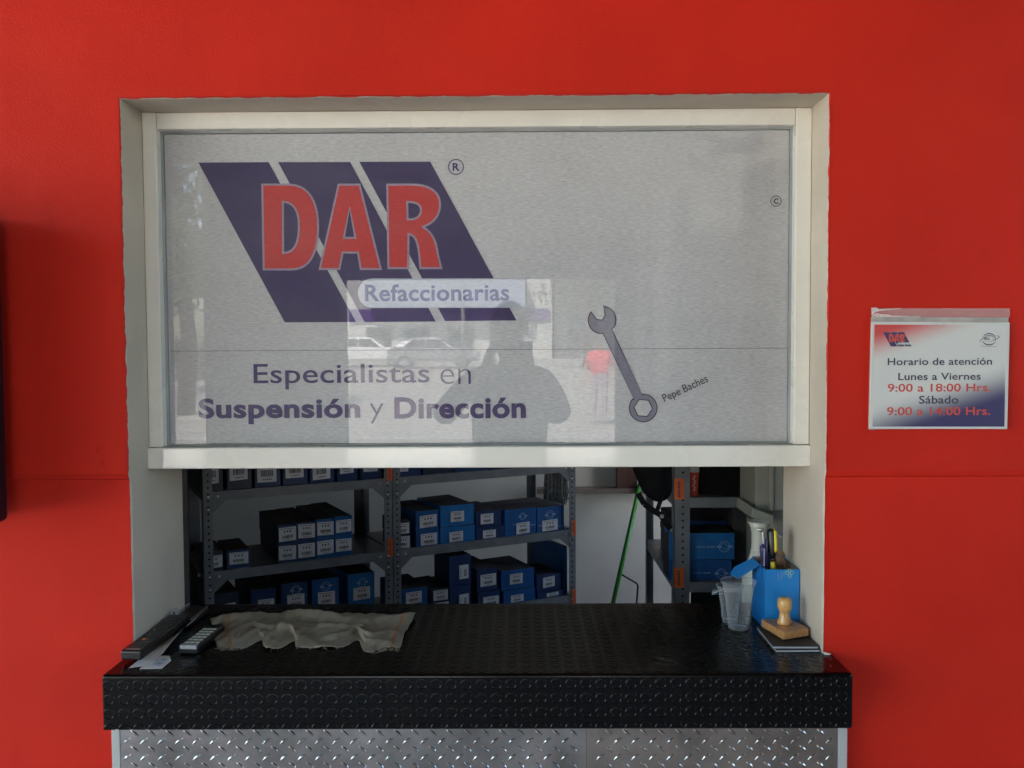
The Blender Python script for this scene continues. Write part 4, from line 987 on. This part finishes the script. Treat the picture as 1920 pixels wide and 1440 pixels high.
# scrap of blue-edged film sticking out left of the cup
A = at(1337, 1106, .27); sc = MB(); sc.add([A, A+Vector((.028, .0, .002)), A+Vector((.026, .02, -.008)), A+Vector((.002, .02, -.012)), A+Vector((-.003, 0, -.012))], [(0, 1, 2, 3, 4)])
so = thing('blue_wrapper', 'scrap of clear blue edged wrapper left of the clear cups', 'wrapper', (A.x, .27, BZ))
sc.build('film', ACRYL, so, solid=.0006)
mb = MB(); mb.tube([A+Vector((.026, 0, -.009)), A+Vector((-.003, 0, -.012)), A+Vector((0, 0, .001)), A+Vector((.012, 0, .0))], .0009, 6); mb.build('blue_edge', mat('cyan_edge', (.03, .32, .5), .4), so)

# notebooks
nb = [at(1415.5, 1183, .15)]
PG = mat('page_block', (.40, .42, .44), .8, var=.1, stretch=(1, 1, 60), vscale=20)
BOOK = mat('black_cover', (.016, .016, .018), .5, var=.15)
def notebook(x0, x1, y0, y1, z0, rot_, label):
    cx_, cyy = (x0+x1)/2, (y0+y1)/2; c, s_ = math.cos(rot_), math.sin(rot_)
    E1, E2 = Vector((c, s_, 0)), Vector((-s_, c, 0)); o_ = Vector((cx_, cyy, z0))-E1*(x1-x0)/2-E2*(y1-y0)/2
    t_ = thing('notebook', label, 'notebook', (cx_, cyy, z0), 'black notebooks under the stamp')
    MB().obox(o_, E1*(x1-x0), E2*(y1-y0), Z_*.0008).build('cover', BOOK, t_)
    MB().obox(o_+E1*.001+E2*.001+Z_*.0009, E1*(x1-x0-.002), E2*(y1-y0-.002), Z_*.0042).build('pages', PG, t_)
    MB().obox(o_+Z_*.0052, E1*(x1-x0), E2*(y1-y0), Z_*.0008).build('cover', BOOK, t_)
notebook(.573, .672, .014, .160, BZ, .01, 'lower black notebook of the two under the wooden stamp')
notebook(.569, .671, .019, .160, BZ+.0062, -.012, 'upper black notebook directly under the wooden stamp')
NZ = BZ+.0124
# rubber stamp
TZ = NZ+.003+.018
q = [(.578, .150), (.602, .052), (.669, .082), (.648, .158)]
stp = thing('wooden_stamp', 'wooden rubber stamp with varnished knob handle resting on the notebooks', 'stamp', (.62, .11, NZ))
MB().prism([(x, y, NZ+.003) for x, y in q], (0, 0, .018)).build('stamp_block', WOOD, stp, bevel=.0012)
MB().prism([(x*.96+.62*.04, y*.96+.11*.04, NZ) for x, y in q], (0, 0, .0028)).build('rubber_pad', BLACKP, stp)
hx, hy = .622, .112
hz = at(1471, 1120, hy).z-TZ
mb = MB(); mb.lathe((hx, hy, TZ), [(.0001, 0), (.0150, 0), (.0165, .004), (.0140, .012), (.0118, hz*.32), (.0115, hz*.42), (.0130, hz*.52), (.0158, hz*.58), (.0168, hz*.66), (.0168, hz*.85), (.0155, hz*.95), (.011, hz), (.0001, hz*1.01)], 28); mb.build('handle', WOOD2, stp, smooth=True)
mb = MB(); mb.tube([(hx-.004, hy-.0135, TZ+.018), (hx-.0035, hy-.0122, TZ+.026), (hx-.006, hy-.0135, TZ+hz*.55)], .0004, 5); mb.build('handle_crack', BROWN, stp)
# dust and torn paper at the right corner
mb = MB(); rnd = random.Random(9)
for k in range(120):
    x = rnd.uniform(.50, .69); y = rnd.gauss(-.02, .025) if x > .55 else rnd.uniform(-.02, .12)
    if not (CP+.01 < y < .15) or (x > .56 and y > .01): continue
    r = rnd.uniform(.0004, .0012); z = ZC+.0009
    mb.add([(x-r, y, z), (x, y-r*.6, z), (x+r, y, z+r*.5), (x, y+r, z)], [(0, 1, 2, 3)])
for k in range(60):
    x = rnd.uniform(-.8, .55); y = rnd.uniform(-.09, .3); r = rnd.uniform(.0003, .0007); z = ZC+.0009
    mb.add([(x-r, y, z), (x, y-r*.6, z), (x+r, y, z+r*.5), (x, y+r, z)], [(0, 1, 2, 3)])
mb.build('dust_specks', mat('pale_dust', (.5, .49, .46), .9), kind='stuff')
mb = MB(); pts = []
mb.prism([(.676, -.001, ZC+.001), (.676, .004, ZC+.004), (.683, -.001, ZC+.003), (.690, -.004, ZC+.002), (.682, -.004, ZC+.001)], (0, 0, .002)); mb.build('plaster_crumb', mat('plaster_white', (.65, .64, .6), .9), bpy.data.objects['shop_wall'])

# ------------------------------------------------------------------ things on the counter, left
# papers
pp = MB()
def paper1(a_, c_):   # curled sheet under the remote
    x = -.846+.040*a_+.012*c_; y = -.078+.26*c_+.02*a_
    z = ZC+.0015+.006*math.sin(c_*2.4)*(.4+a_)+.032*(a_**2)*max(0, c_-.25)**.8
    return Vector((x, y, z))
pp.grid(paper1, 14, 20); o = pp.build('paper_sheet', WHITEPAPER, smooth=True, label='white curled paper sheet trapped under the long remote control', category='paper')
q = [atz(u, v, ZC+.002) for u, v in ((262, 1254.5), (303, 1254), (321, 1239), (318, 1230), (290, 1229))]
mb = MB(); mb.prism(q, (0, 0, .0006)); c = mb.build('receipt', WHITEPAPER, label='small pale blue printed slip lying between the two remotes', category='paper')
q = [atz(u, v, ZC+.0029) for u, v in ((283, 1249), (300, 1248), (315, 1236), (307, 1234), (294, 1237))]
mb = MB(); mb.prism(q, (0, 0, .0002)); mb.build('blue_print', BLUEPR, c)
q = [(-.866, .10, ZC+.002), (-.862, .165, ZC+.002), (-.866, .175, ZC+.052), (-.868, .12, ZC+.030)]
mb = MB(); mb.add([at(268, 1207, .06), at(290, 1179, .08), at(297, 1186, .10), at(282, 1208, .09)], [(0, 1, 2, 3)]); mb.build('paper_corner', WHITEPAPER, solid=.0004, label='white paper corner sticking up behind the long remote against the reveal', category='paper')
# long television remote
def remote(p0, p1, wd, th_, z0, z1, label, rows, colsn, keym, keysz, orange=None, name='remote_control', frontcap=None):
    A_ = Vector((p0[0], p0[1], z0)); B_ = Vector((p1[0], p1[1], z1)); d = (B_-A_); L = d.length; d.normalize(); sd_ = Vector((d.y, -d.x, 0)).normalized(); nn = sd_.cross(d).normalized()
    if nn.z < 0: nn = -nn
    t_ = thing(name, label, 'remote control', A_)
    mb = MB(); mb.obox(A_-sd_*wd/2, sd_*wd, d*L, nn*th_); mb.build('casing', BLACKP, t_, bevel=.0045, seg=3)
    rnd = random.Random(rows)
    for r in range(rows):
        for c in range(colsn):
            if rnd.random() < .06 and not keym is WHITEK: continue
            fy = .20+.68*r/(rows-1) if keym is not WHITEK else .14+.60*r/(rows-1)
            cc = A_+d*L*fy+sd_*wd*((c+.5)/colsn-.5)*.8+nn*th_
            kw, kh = keysz
            m_ = keym
            if orange and (r, c) == orange: m_ = ORANGE
            MB().obox(cc-sd_*kw/2-d*kh/2-nn*.001, sd_*kw, d*kh, nn*.0028).build('key', m_, t_, bevel=.0006, seg=1)
    if frontcap:
        mb = MB(); mb.obox(A_-sd_*wd*.44+nn*th_*.62-d*.0012, sd_*wd*.88, d*.014, nn*th_*.45); mb.build('end_band', frontcap, t_, bevel=.001)
    for k in (.04, .09):
        mb = MB(); mb.obox(A_-sd_*wd*.34+d*L*k+nn*(th_-.0002), sd_*wd*.68, d*.0022, nn*.0008); mb.build('casing_line', SILVER if k < .05 else GREYK, t_)
    return t_
remote((-.852, -.050), (-.838, .195), .047, .022, ZC+.0085, ZC+.015, 'long black television remote control with grey keys and one orange key', 9, 4, GREYK, (.0062, .0055), (1, 1))
remote((-.748, .008), (-.738, .165), .044, .020, ZC+.001, ZC+.001, 'short black remote control with rows of pale keys left of the rag', 6, 3, WHITEK, (.0098, .0072), None, frontcap=SILVER)
# dark device with silver hinge by the reveal
A_ = at(330, 1195, .12)
dv = thing('card_terminal', 'black device with silver end standing against the left reveal', 'device', (-.825, .2, ZC))
MB().obox((-.861, .200, ZC+.002), (.046, 0, .0), (.004, .118, 0), (0, 0, .020)).build('device_body', BLACKP, dv, bevel=.004)
sxp = at(328, 1195, .19); 
MB().box((sxp.x-.009, .188, ZC+.001), (sxp.x+.009, .199, ZC+.048)).build('silver_end', SILVER, dv, bevel=.002)
MB().box((sxp.x-.0015, .1868, ZC+.006), (sxp.x+.0015, .1878, ZC+.044)).build('end_slot', BLACKP, dv)
MB().tube([(-.866, .205, ZC+.024), (-.866, .27, ZC+.025), (-.862, .318, ZC+.026)], .0012, 6).build('light_edge', SILVER, dv)
mb = MB(); mb.prism([(-.860, .320, ZC+.012), (-.850, .322, ZC+.018), (-.838, .33, ZC+.013), (-.85, .34, ZC+.012)], (0, 0, .003)); mb.build('foil_tip', SILVER, dv)

# rag
rg = random.Random(4)
ph = [rg.uniform(0, 6.28) for _ in range(8)]
def edgef(s_):   # front edge notches
    e_ = 0
    for c, w2, dpt in ((.185, .035, .055), (.395, .03, .045), (.745, .03, .05), (.30, .05, -.012), (.60, .1, -.012), (.83, .05, -.028)):
        e_ += dpt*math.exp(-((s_-c)/w2)**2)
    return e_
def ragf(a_, c_):
    uF = 405+ (745-405)*a_; uB = 402+(778-402)*a_
    fr = atz(uF+6*math.sin(a_*9), 1216+2*math.sin(a_*7)+ (2 if a_ > .8 else 0), ZC); bk_ = atz(uB, 1158-4*math.sin(a_*3.1), ZC+.0)
    fr.y += edgef(a_)+.0015*math.sin(a_*140)+.0012*math.sin(a_*233+1)
    if a_ < .03: bk_.y -= (.03-a_)*1.2
    p = fr.lerp(bk_, c_)
    p.x += .006*math.sin(c_*7+ph[0])*(1-abs(a_-.5))
    # folds: a few long soft ridges plus crumples
    def ridge(ca, cc, ang_, wd, ln, ht):
        dx, dy = (a_-ca)*.47, (c_-cc)*.26; x = dx*math.cos(ang_)+dy*math.sin(ang_); y = -dx*math.sin(ang_)+dy*math.cos(ang_)
        return ht*math.exp(-(y/wd)**2)*math.exp(-(x/ln)**2)
    z = .004+ridge(.12, .9, .3, .02, .07, .022)+ridge(.30, .55, -.15, .018, .09, .016)+ridge(.40, .40, -1.0, .012, .05, .022)+ridge(.50, .92, -.4, .02, .08, .026)+ridge(.62, .6, -.25, .012, .10, .010)
    z += ridge(.75, .35, .25, .013, .07, .016)+ridge(.9, .85, .1, .03, .06, .014)+ridge(.2, .3, .6, .01, .05, .012)+ridge(.97, .9, 1.4, .02, .05, .018)+ridge(.85, .2, -.6, .012, .05, .012)
    z += .0016*math.sin(a_*31+c_*11+ph[1])*math.sin(c_*9+ph[2])+.0008*math.sin(a_*70+ph[3])*math.sin(c_*26+a_*20+ph[4])+.0010*math.sin(a_*47-c_*30)
    z += .004*abs(math.sin(a_*23+c_*5+ph[6]))*math.sin(c_*4+ph[7]+a_*8)+.003*abs(math.sin(a_*52-c_*13+ph[2]))
    z *= .62*min(1, .35+c_*3)  # settles at the front edge
    z += .005*math.exp(-(c_/.12)**2)*max(0, math.sin(a_*19+ph[5]))**2
    if c_ > .93: z -= (c_-.93)*.12*0
    p.z = ZC+.002+max(.0008, z); return p
rag = thing('rag', 'crumpled grey beige cleaning rag with orange stripes spread on the counter', 'cloth', (-.52, .2, ZC))
mb = MB(); mb.grid(ragf, 150, 50, uv=True); mb.build('cloth', CLOTH, rag, smooth=True, solid=.0016)
mb = MB()
for k in range(90):
    a_ = rg.choice((rg.uniform(0, .12), rg.uniform(.84, .99), rg.random())); p = ragf(a_, 0); L = rg.uniform(.003, .014 if (a_ < .1 or a_ > .86) else .006)
    mb.tube([p, p+Vector((rg.uniform(-.004, .004), -L*.6, -.002)), Vector((p.x+rg.uniform(-.008, .008), p.y-L, ZC+.001))], .0004, 4)
mb.build('frayed_threads', CLOTH, rag, kind='stuff')

# ------------------------------------------------------------------ the street side, seen only as reflections in the glass
GYM = GY
def vat(u, v, Y):   # real position behind the camera of what shows at (u, v) in the glass
    p = at(u, v, 2*GYM-Y); return Vector((p.x, Y, p.z))
SKIN = mat('skin', (.45, .25, .17), .6); HAIR = mat('dark_hair', (.02, .015, .012), .7)
def person(label, x, y, h, face, shirt, trousers, pose, name='person'):
    """one continuous skinned body; face = +1 looks towards the shop (+Y)"""
    k = h/1.75; z0 = gz(y)
    P = {}
    def V(n_, X, Y, Z, r): P[n_] = (Vector((x+X*k, y+Y*k*face, z0+Z*k)), r*k)
    V('pel', 0, 0, .98, .175); V('bel', 0, .01, 1.12, .19); V('che', 0, 0, 1.28, .185); V('nck', 0, -.01, 1.47, .062); V('chn', 0, .03, 1.56, .06); V('hed', 0, .015, 1.65, .088); V('crn', 0, .0, 1.70, .07)
    for s_, sd_ in ((-1, 'l'), (1, 'r')):
        V('hip'+sd_, .10*s_, 0, .92, .095); V('kne'+sd_, .11*s_, .02, .50, .062); V('ank'+sd_, .115*s_, -.02, .09, .043); V('toe'+sd_, .12*s_, .13, .045, .04)
        V('sho'+sd_, .19*s_, 0, 1.39, .075)
        if pose == 'photo':
            V('elb'+sd_, (.345 if s_ < 0 else .25)*s_, .12, 1.20, .07); V('wri'+sd_, .10*s_, .285, 1.44, .03); V('pal'+sd_, .085*s_, .31, 1.50, .03)
        else:
            V('elb'+sd_, .27*s_, -.02, 1.13, .042); V('wri'+sd_, .27*s_, .05, .88, .03); V('pal'+sd_, .27*s_, .07, .80, .03)
    ed = [('pel', 'bel'), ('bel', 'che'), ('che', 'nck'), ('nck', 'chn'), ('chn', 'hed'), ('hed', 'crn')]
    for s_ in 'lr': ed += [('pel', 'hip'+s_), ('hip'+s_, 'kne'+s_), ('kne'+s_, 'ank'+s_), ('ank'+s_, 'toe'+s_), ('che', 'sho'+s_), ('sho'+s_, 'elb'+s_), ('elb'+s_, 'wri'+s_), ('wri'+s_, 'pal'+s_)]
    for s_, sd_ in ((-1, 'l'), (1, 'r')):   # fingers
        pl_ = P['pal'+sd_][0]-Vector((x, y, z0))
        for i in range(5):
            nm_ = 'f%s%d' % (sd_, i); o2 = pl_/k if k else pl_
            o2 = Vector((o2.x, o2.y*face, o2.z))
            if pose == 'photo': a1 = o2+Vector((-s_*.0+s_*.012, .02, -.03+.018*i)); a2 = o2+Vector((-s_*.03, .045, -.03+.02*i))
            else: a1 = o2+Vector((0, -.03+.017*i, -.05)); a2 = o2+Vector((-s_*.012, -.03+.018*i, -.085-.008*(i % 3)))
            V(nm_+'a', a1.x, a1.y, a1.z, .011); V(nm_+'b', a2.x, a2.y, a2.z, .009); ed += [('pal'+sd_, nm_+'a'), (nm_+'a', nm_+'b')]
    keys = list(P); root = thing(name, label, 'person', (x, y, z0))
    me = bpy.data.meshes.new('body'); base = Vector((x, y, z0))
    me.from_pydata([P[q][0]-base for q in keys], [(keys.index(a_), keys.index(b2)) for a_, b2 in ed], [])
    ob = bpy.data.objects.new('body', me); COL.objects.link(ob); ob.parent = root
    sk = ob.modifiers.new('skin', 'SKIN'); sk.use_smooth_shade = True
    for i, q in enumerate(keys): me.skin_vertices[0].data[i].radius = (P[q][1], P[q][1]*(.72 if q in ('pel', 'bel', 'che') else 1))
    me.skin_vertices[0].data[0].use_root = True
    sb = ob.modifiers.new('sub', 'SUBSURF'); sb.levels = sb.render_levels = 1
    bpy.context.view_layer.update(); dg = bpy.context.evaluated_depsgraph_get()
    m2 = bpy.data.meshes.new_from_object(ob.evaluated_get(dg)); ob.modifiers.clear(); ob.data = m2
    m2.materials.clear()
    for mm in (SKIN, shirt, trousers, HAIR, BLACKP): m2.materials.append(mm)
    for f_ in m2.polygons:
        c = f_.center/k; f_.use_smooth = True
        if c.z < .07: f_.material_index = 4
        elif c.z < 1.0 and abs(c.x) < .22: f_.material_index = 2
        elif pose == 'photo' and c.y*face > .24: f_.material_index = 0
        elif pose != 'photo' and abs(c.x) > .21 and c.z < 1.2: f_.material_index = 0
        elif c.z < 1.47: f_.material_index = 1
        else: f_.material_index = 0
    hc = P['hed'][0]; mb = MB()
    mb.grid(lambda a_, c_: hc+Vector((.092*k*math.cos(a_*6.2832)*math.cos((c_-.22)*1.9), face*(-.018*k+.105*k*math.sin(a_*6.2832)*math.cos((c_-.22)*1.9)), .02*k+.118*k*math.sin((c_-.22)*1.9))) if True else 0, 24, 12)
    mb.build('hair', HAIR, root, smooth=True)
    for s_ in (-1, 1):
        c = hc+Vector((.032*k*s_, face*.085*k, 0)); mb = MB(); mb.lathe(c-Z_*.008*k, [(.001, 0), (.009*k, .004*k), (.009*k, .012*k), (.001, .016*k)], 10); mb.build('eye', CUPW, root, smooth=True)
        c = hc+Vector((.089*k*s_, 0, -.01*k)); mb = MB(); mb.obox(c+Vector((-.006*k, -.014*k, -.028*k)), X_*.012*k, Y_*.028*k, Z_*.056*k); mb.build('ear', SKIN, root, bevel=.005)
    c = hc+Vector((0, face*.09*k, -.03*k)); MB().prism([c+Vector((-.014*k, 0, -.01*k)), c+Vector((.014*k, 0, -.01*k)), c+Vector((0, 0, .04*k))], Y_*face*.022*k).build('nose', SKIN, root, bevel=.004)
    c = hc+Vector((-.022*k, face*.084*k, -.062*k)); MB().obox(c, X_*.044*k, Y_*face*.006*k, Z_*.008*k).build('mouth', mat('lips', (.35, .12, .1), .5), root, bevel=.002)
    return root
DK = mat('dark_jacket', (.06, .055, .06), .8, var=.2); JE = mat('dark_jeans', (.04, .045, .06), .8)
person('person in dark clothes raising a phone, seen as the dark reflection in the window', -.05, -2.30, 1.80, 1, DK, JE, 'photo')
phn = thing('phone', 'small black phone held up by the reflected photographer', 'phone', (0, -1.96, 1.56))
MB().box((-.065, -1.962, 1.560), (.065, -1.953, 1.628)).build('phone_body', BLACKP, phn, bevel=.003)
rp = vat(1124, 800, -14.6)
person('person in a red shirt standing out in the sun, reflected near the wrench', rp.x, -14.6, 1.68, 1, mat('red_shirt', (.75, .03, .05), .8), mat('light_trousers', (.45, .36, .42), .8), 'stand')

# parked cars
def wheel(parent, c, r, wdt):
    t_ = MB().cyl(c-Y_*wdt/2, c+Y_*wdt/2, r, n=24).build('tyre', mat('tyre', (.02, .02, .02), .8), parent, bevel=.03)
    MB().cyl(c-Y_*(wdt/2+.01), c+Y_*(wdt/2+.01), r*.62, n=20).build('rim', SILVER, t_)
def car(label, x, y, paint, L=4.2, flip=1, group='cars parked across the street'):
    z0 = gz(y); t_ = thing('parked_car', label, 'car', (x, y, z0), group)
    def q(a_, z): return (x+flip*(a_-.5)*L, z0+z)
    prof = [(0, .32), (0, .62), (.02, .80), (.10, .92), (.24, .97), (.25, .97), (.78, 1.02), (.95, .98), (.995, .85), (1, .35)]
    def loft(pts, hw, nm, m, tuck=1.0, bev=.05):
        mb = MB(); mb.prism([(q(a_, z)[0], y-hw, q(a_, z)[1]) for a_, z in pts], (0, 2*hw, 0)); return mb.build(nm, m, t_, bevel=bev, seg=3)
    loft(prof, .85, 'body', paint, bev=.09)
    # cabin with inward-leaning sides
    cb = [(.27, .96), (.42, 1.40), (.50, 1.47), (.72, 1.46), (.86, 1.30), (.94, .99)]
    mb = MB(); n_ = len(cb)
    for sgn_ in (-1, 1):
        mb.add([], [])
    vs_ = []
    for sgn_ in (-1, 1):
        for a_, z in cb: vs_.append((q(a_, z)[0], y+sgn_*(.82 if z < 1.0 else .62), q(a_, z)[1]))
    mb.add(vs_, [tuple(range(n_)), tuple(range(2*n_-1, n_-1, -1))]+[(i, (i+1) % n_, n_+(i+1) % n_, n_+i) for i in range(n_)])
    mb.build('cabin', paint, t_, bevel=.05, seg=3)
    DG = bpy.data.materials.get('car_glass') or mat('car_glass', (.03, .035, .04), .08)
    for sgn_ in (-1, 1):
        for a_, b2, c2, d2 in ((.33, .44, .575, .575), (.59, .59, .72, .84)):
            w1 = [(q(a_, 1.0)[0], y+sgn_*.815, q(0, 1.0)[1]), (q(d2, 1.0)[0], y+sgn_*.815, q(0, 1.0)[1]), (q(c2, 1.38)[0], y+sgn_*.665, q(0, 1.38)[1]), (q(b2, 1.38)[0], y+sgn_*.665, q(0, 1.38)[1])]
            mb = MB(); mb.prism(w1, (0, sgn_*.02, 0)); mb.build('side_window', DG, t_)
    mb = MB(); w1 = [(q(.275, 1.0)[0]-flip*.02, y-.7, z0+1.0), (q(.275, 1.0)[0]-flip*.02, y+.7, z0+1.0), (q(.41, 1.37)[0]-flip*.02, y+.56, z0+1.37), (q(.41, 1.37)[0]-flip*.02, y-.56, z0+1.37)]
    mb.prism(w1, (flip*.02, 0, .01)); mb.build('windscreen', DG, t_)
    for sgn_ in (-1, 1):
        for a_ in (.18, .82): wheel(t_, Vector((q(a_, 0)[0], y+sgn_*.76, z0+.32)), .32, .2)
        MB().box((q(.0, 0)[0]-.03, y+sgn_*.6-.16, z0+.66), (q(.0, 0)[0]+.03, y+sgn_*.6+.16, z0+.80)).build('headlight', CUPW, t_, bevel=.02)
        MB().box((q(1, 0)[0]-.03, y+sgn_*.62-.14, z0+.68), (q(1, 0)[0]+.03, y+sgn_*.62+.14, z0+.86)).build('tail_light', mat('tail_red', (.6, .02, .02), .3), t_, bevel=.02)
    return t_
WH = mat('white_car_paint', (.8, .8, .8), .25, var=.02, coat=.8); SV = mat('silver_car_paint', (.36, .36, .38), .3, metal=.3, var=.02, coat=.8)
c1 = vat(690, 680, -42); car('white parked car across the street, reflected left of the photographer', c1.x, -42, WH, 4.3, -1)
c2 = vat(815, 680, -40); car('silver parked car across the street, reflected beside the photographer', c2.x, -40, SV, 4.3, -1)
car('blue grey parked car farther along the street', c2.x+14, -41, mat('blue_grey_paint', (.12, .16, .2), .3, coat=.8), 4.3, 1)

# building opposite
YB = -62
WB = mat('white_render', (.55, .55, .53), .8, var=.05, vscale=.5); PU = mat('purple_fascia', (.10, .05, .22), .6); WG = mat('shop_glass', (.05, .06, .07), .1)
ob = thing('opposite_building', 'white shop building with purple fascia across the street, reflected in the window', 'building', (-4, YB, gz(YB)))
MB().box((vat(648, 578, YB).x, YB-8, .5), (vat(1035, 578, YB).x, YB, 8.4)).build('wall', WB, ob)
a = vat(690, 578, YB+1); b_ = vat(985, 522, YB+1)
MB().box((a.x, YB, a.z), (b_.x, YB+1.6, b_.z)).build('white_canopy', mat('white_canopy_sheet', (.42, .43, .48), .6), ob)
MB().box((vat(655, 578, YB).x, YB+.0, a.z-.9), (vat(1030, 578, YB).x, YB+.2, a.z-.05)).build('fascia', PU, ob)
for i, x in enumerate((-11.2, -8.4, -5.2, -2.2)):
    f_ = MB().box((x, YB+.0, 1.2), (x+1.9, YB+.06, 3.1)).build('window', mat('frame_grey', (.3, .3, .3), .5) if i == 0 else bpy.data.materials['frame_grey'], ob)
    MB().box((x+.1, YB+.05, 1.3), (x+1.8, YB+.09, 3.0)).build('pane', WG, f_)
nbld = thing('neighbour_building', 'grey two storey building farther right across the street', 'building', (30, YB, .7))
NX = vat(1040, 578, YB).x; MB().box((NX, YB-8, .5), (60, YB+1, 6.5)).build('wall', mat('grey_render', (.13, .125, .12), .8), nbld)
for i in range(6):
    MB().box((NX+1+i*5, YB+1, 2.0), (NX+3+i*5, YB+1.08, 4.2)).build('window', WG, nbld)
# street lamp post
pl = thing('street_lamp', 'grey street lamp post beyond the red shirted person', 'street lamp', (3.0, -24, .3))
MB().cyl((3, -24, .2), (3, -24, 7), .09, .05, n=12).build('pole', TRIM, pl, smooth=True)
MB().box((2.3, -24.1, 6.9), (3.1, -23.9, 7.05)).build('lamp_head', TRIM, pl, bevel=.03)

# trees
LEAF = mat('leaf_green', (.07, .11, .03), .6, var=.35, vscale=2); LEAF2 = mat('leaf_light', (.12, .15, .04), .6, var=.3, vscale=2); BARK = mat('bark', (.12, .09, .06), .9)
def tree(label, x, y, h, r, seed):
    rnd = random.Random(seed); z0 = gz(y); t_ = thing('tree', label, 'tree', (x, y, z0), 'street trees')
    mb = MB(); mb.tube([(x, y, z0), (x+.1, y, z0+h*.25), (x-.05, y+.1, z0+h*.5), (x, y, z0+h*.8)], [.2, .16, .12, .04], 10)
    for k in range(9):
        a_ = rnd.uniform(0, 6.28); zz = z0+h*rnd.uniform(.35, .65); mb.tube([(x, y, zz), (x+r*.5*math.cos(a_), y+r*.5*math.sin(a_), zz+h*.12), (x+r*.85*math.cos(a_), y+r*.85*math.sin(a_), zz+h*.2)], [.07, .04, .015], 6)
    mb.build('trunk', BARK, t_, smooth=True)
    mb = MB()
    cl = [(Vector((rnd.gauss(0, r*.45), rnd.gauss(0, r*.45), rnd.uniform(-.32, .42)*h*.8)), rnd.uniform(.25, .5)*r) for _ in range(34)]
    for c, cr in cl:
        for k in range(110):
            d = Vector((rnd.gauss(0, 1), rnd.gauss(0, 1), rnd.gauss(0, 1))).normalized()*cr*rnd.random()**.4
            p = Vector((x, y, z0+h*.66))+c+d; s_ = rnd.uniform(.07, .13); n1 = Vector((rnd.gauss(0, 1), rnd.gauss(0, 1), rnd.gauss(0, 1))).normalized(); t1 = n1.orthogonal().normalized()*s_; t2 = n1.cross(t1)*.6
            mb.add([p-t1, p-t2, p+t1, p+t2], [(0, 1, 2, 3)], k % 2)
    mb.build('crown', [LEAF, LEAF2], t_, fix=False)
tp = vat(345, 600, -17)
tree('leafy street tree reflected at the left side of the window', tp.x, -17, 6.8, 2.0, 1)
tree('leafy street tree farther left, beyond the first', tp.x-5, -21, 7.0, 2.4, 2)
tp = vat(1100, 600, -38); tree('dark tree in front of the grey neighbour building', tp.x, -38, 8.0, 3.4, 6)
tp = vat(868, 600, -36); up_ = thing('utility_pole', 'thin grey utility pole with cables between the parked cars and shops', 'pole', (tp.x, -36, gz(-36)))
MB().cyl((tp.x, -36, gz(-36)), (tp.x, -36, 8.5), .11, .08, n=10).build('pole', TRIM, up_, smooth=True)
for k in range(3):
    mb = MB(); mb.tube([(tp.x-30+60*i/12, -36, 5.6+.45*k+.9*(i/6-1)**2) for i in range(13)], .022, 5); mb.build('cable', BLACKM, up_)
hd = MB(); rnd = random.Random(8)
for k in range(9000):
    p = Vector((rnd.uniform(-30, -9.5), rnd.uniform(-31, -30), gz(-30)+rnd.uniform(0, 1.3)+.3*math.sin(k*.01))); s_ = .09; n1 = Vector((rnd.gauss(0, 1), rnd.gauss(0, 1), rnd.gauss(0, 1))).normalized(); t1 = n1.orthogonal()*s_; t2 = n1.cross(t1)*.6
    hd.add([p-t1, p-t2, p+t1, p+t2], [(0, 1, 2, 3)])
hd.build('hedge', LEAF, fix=False, label='low green hedge across the street, reflected low at the left of the window', category='hedge')
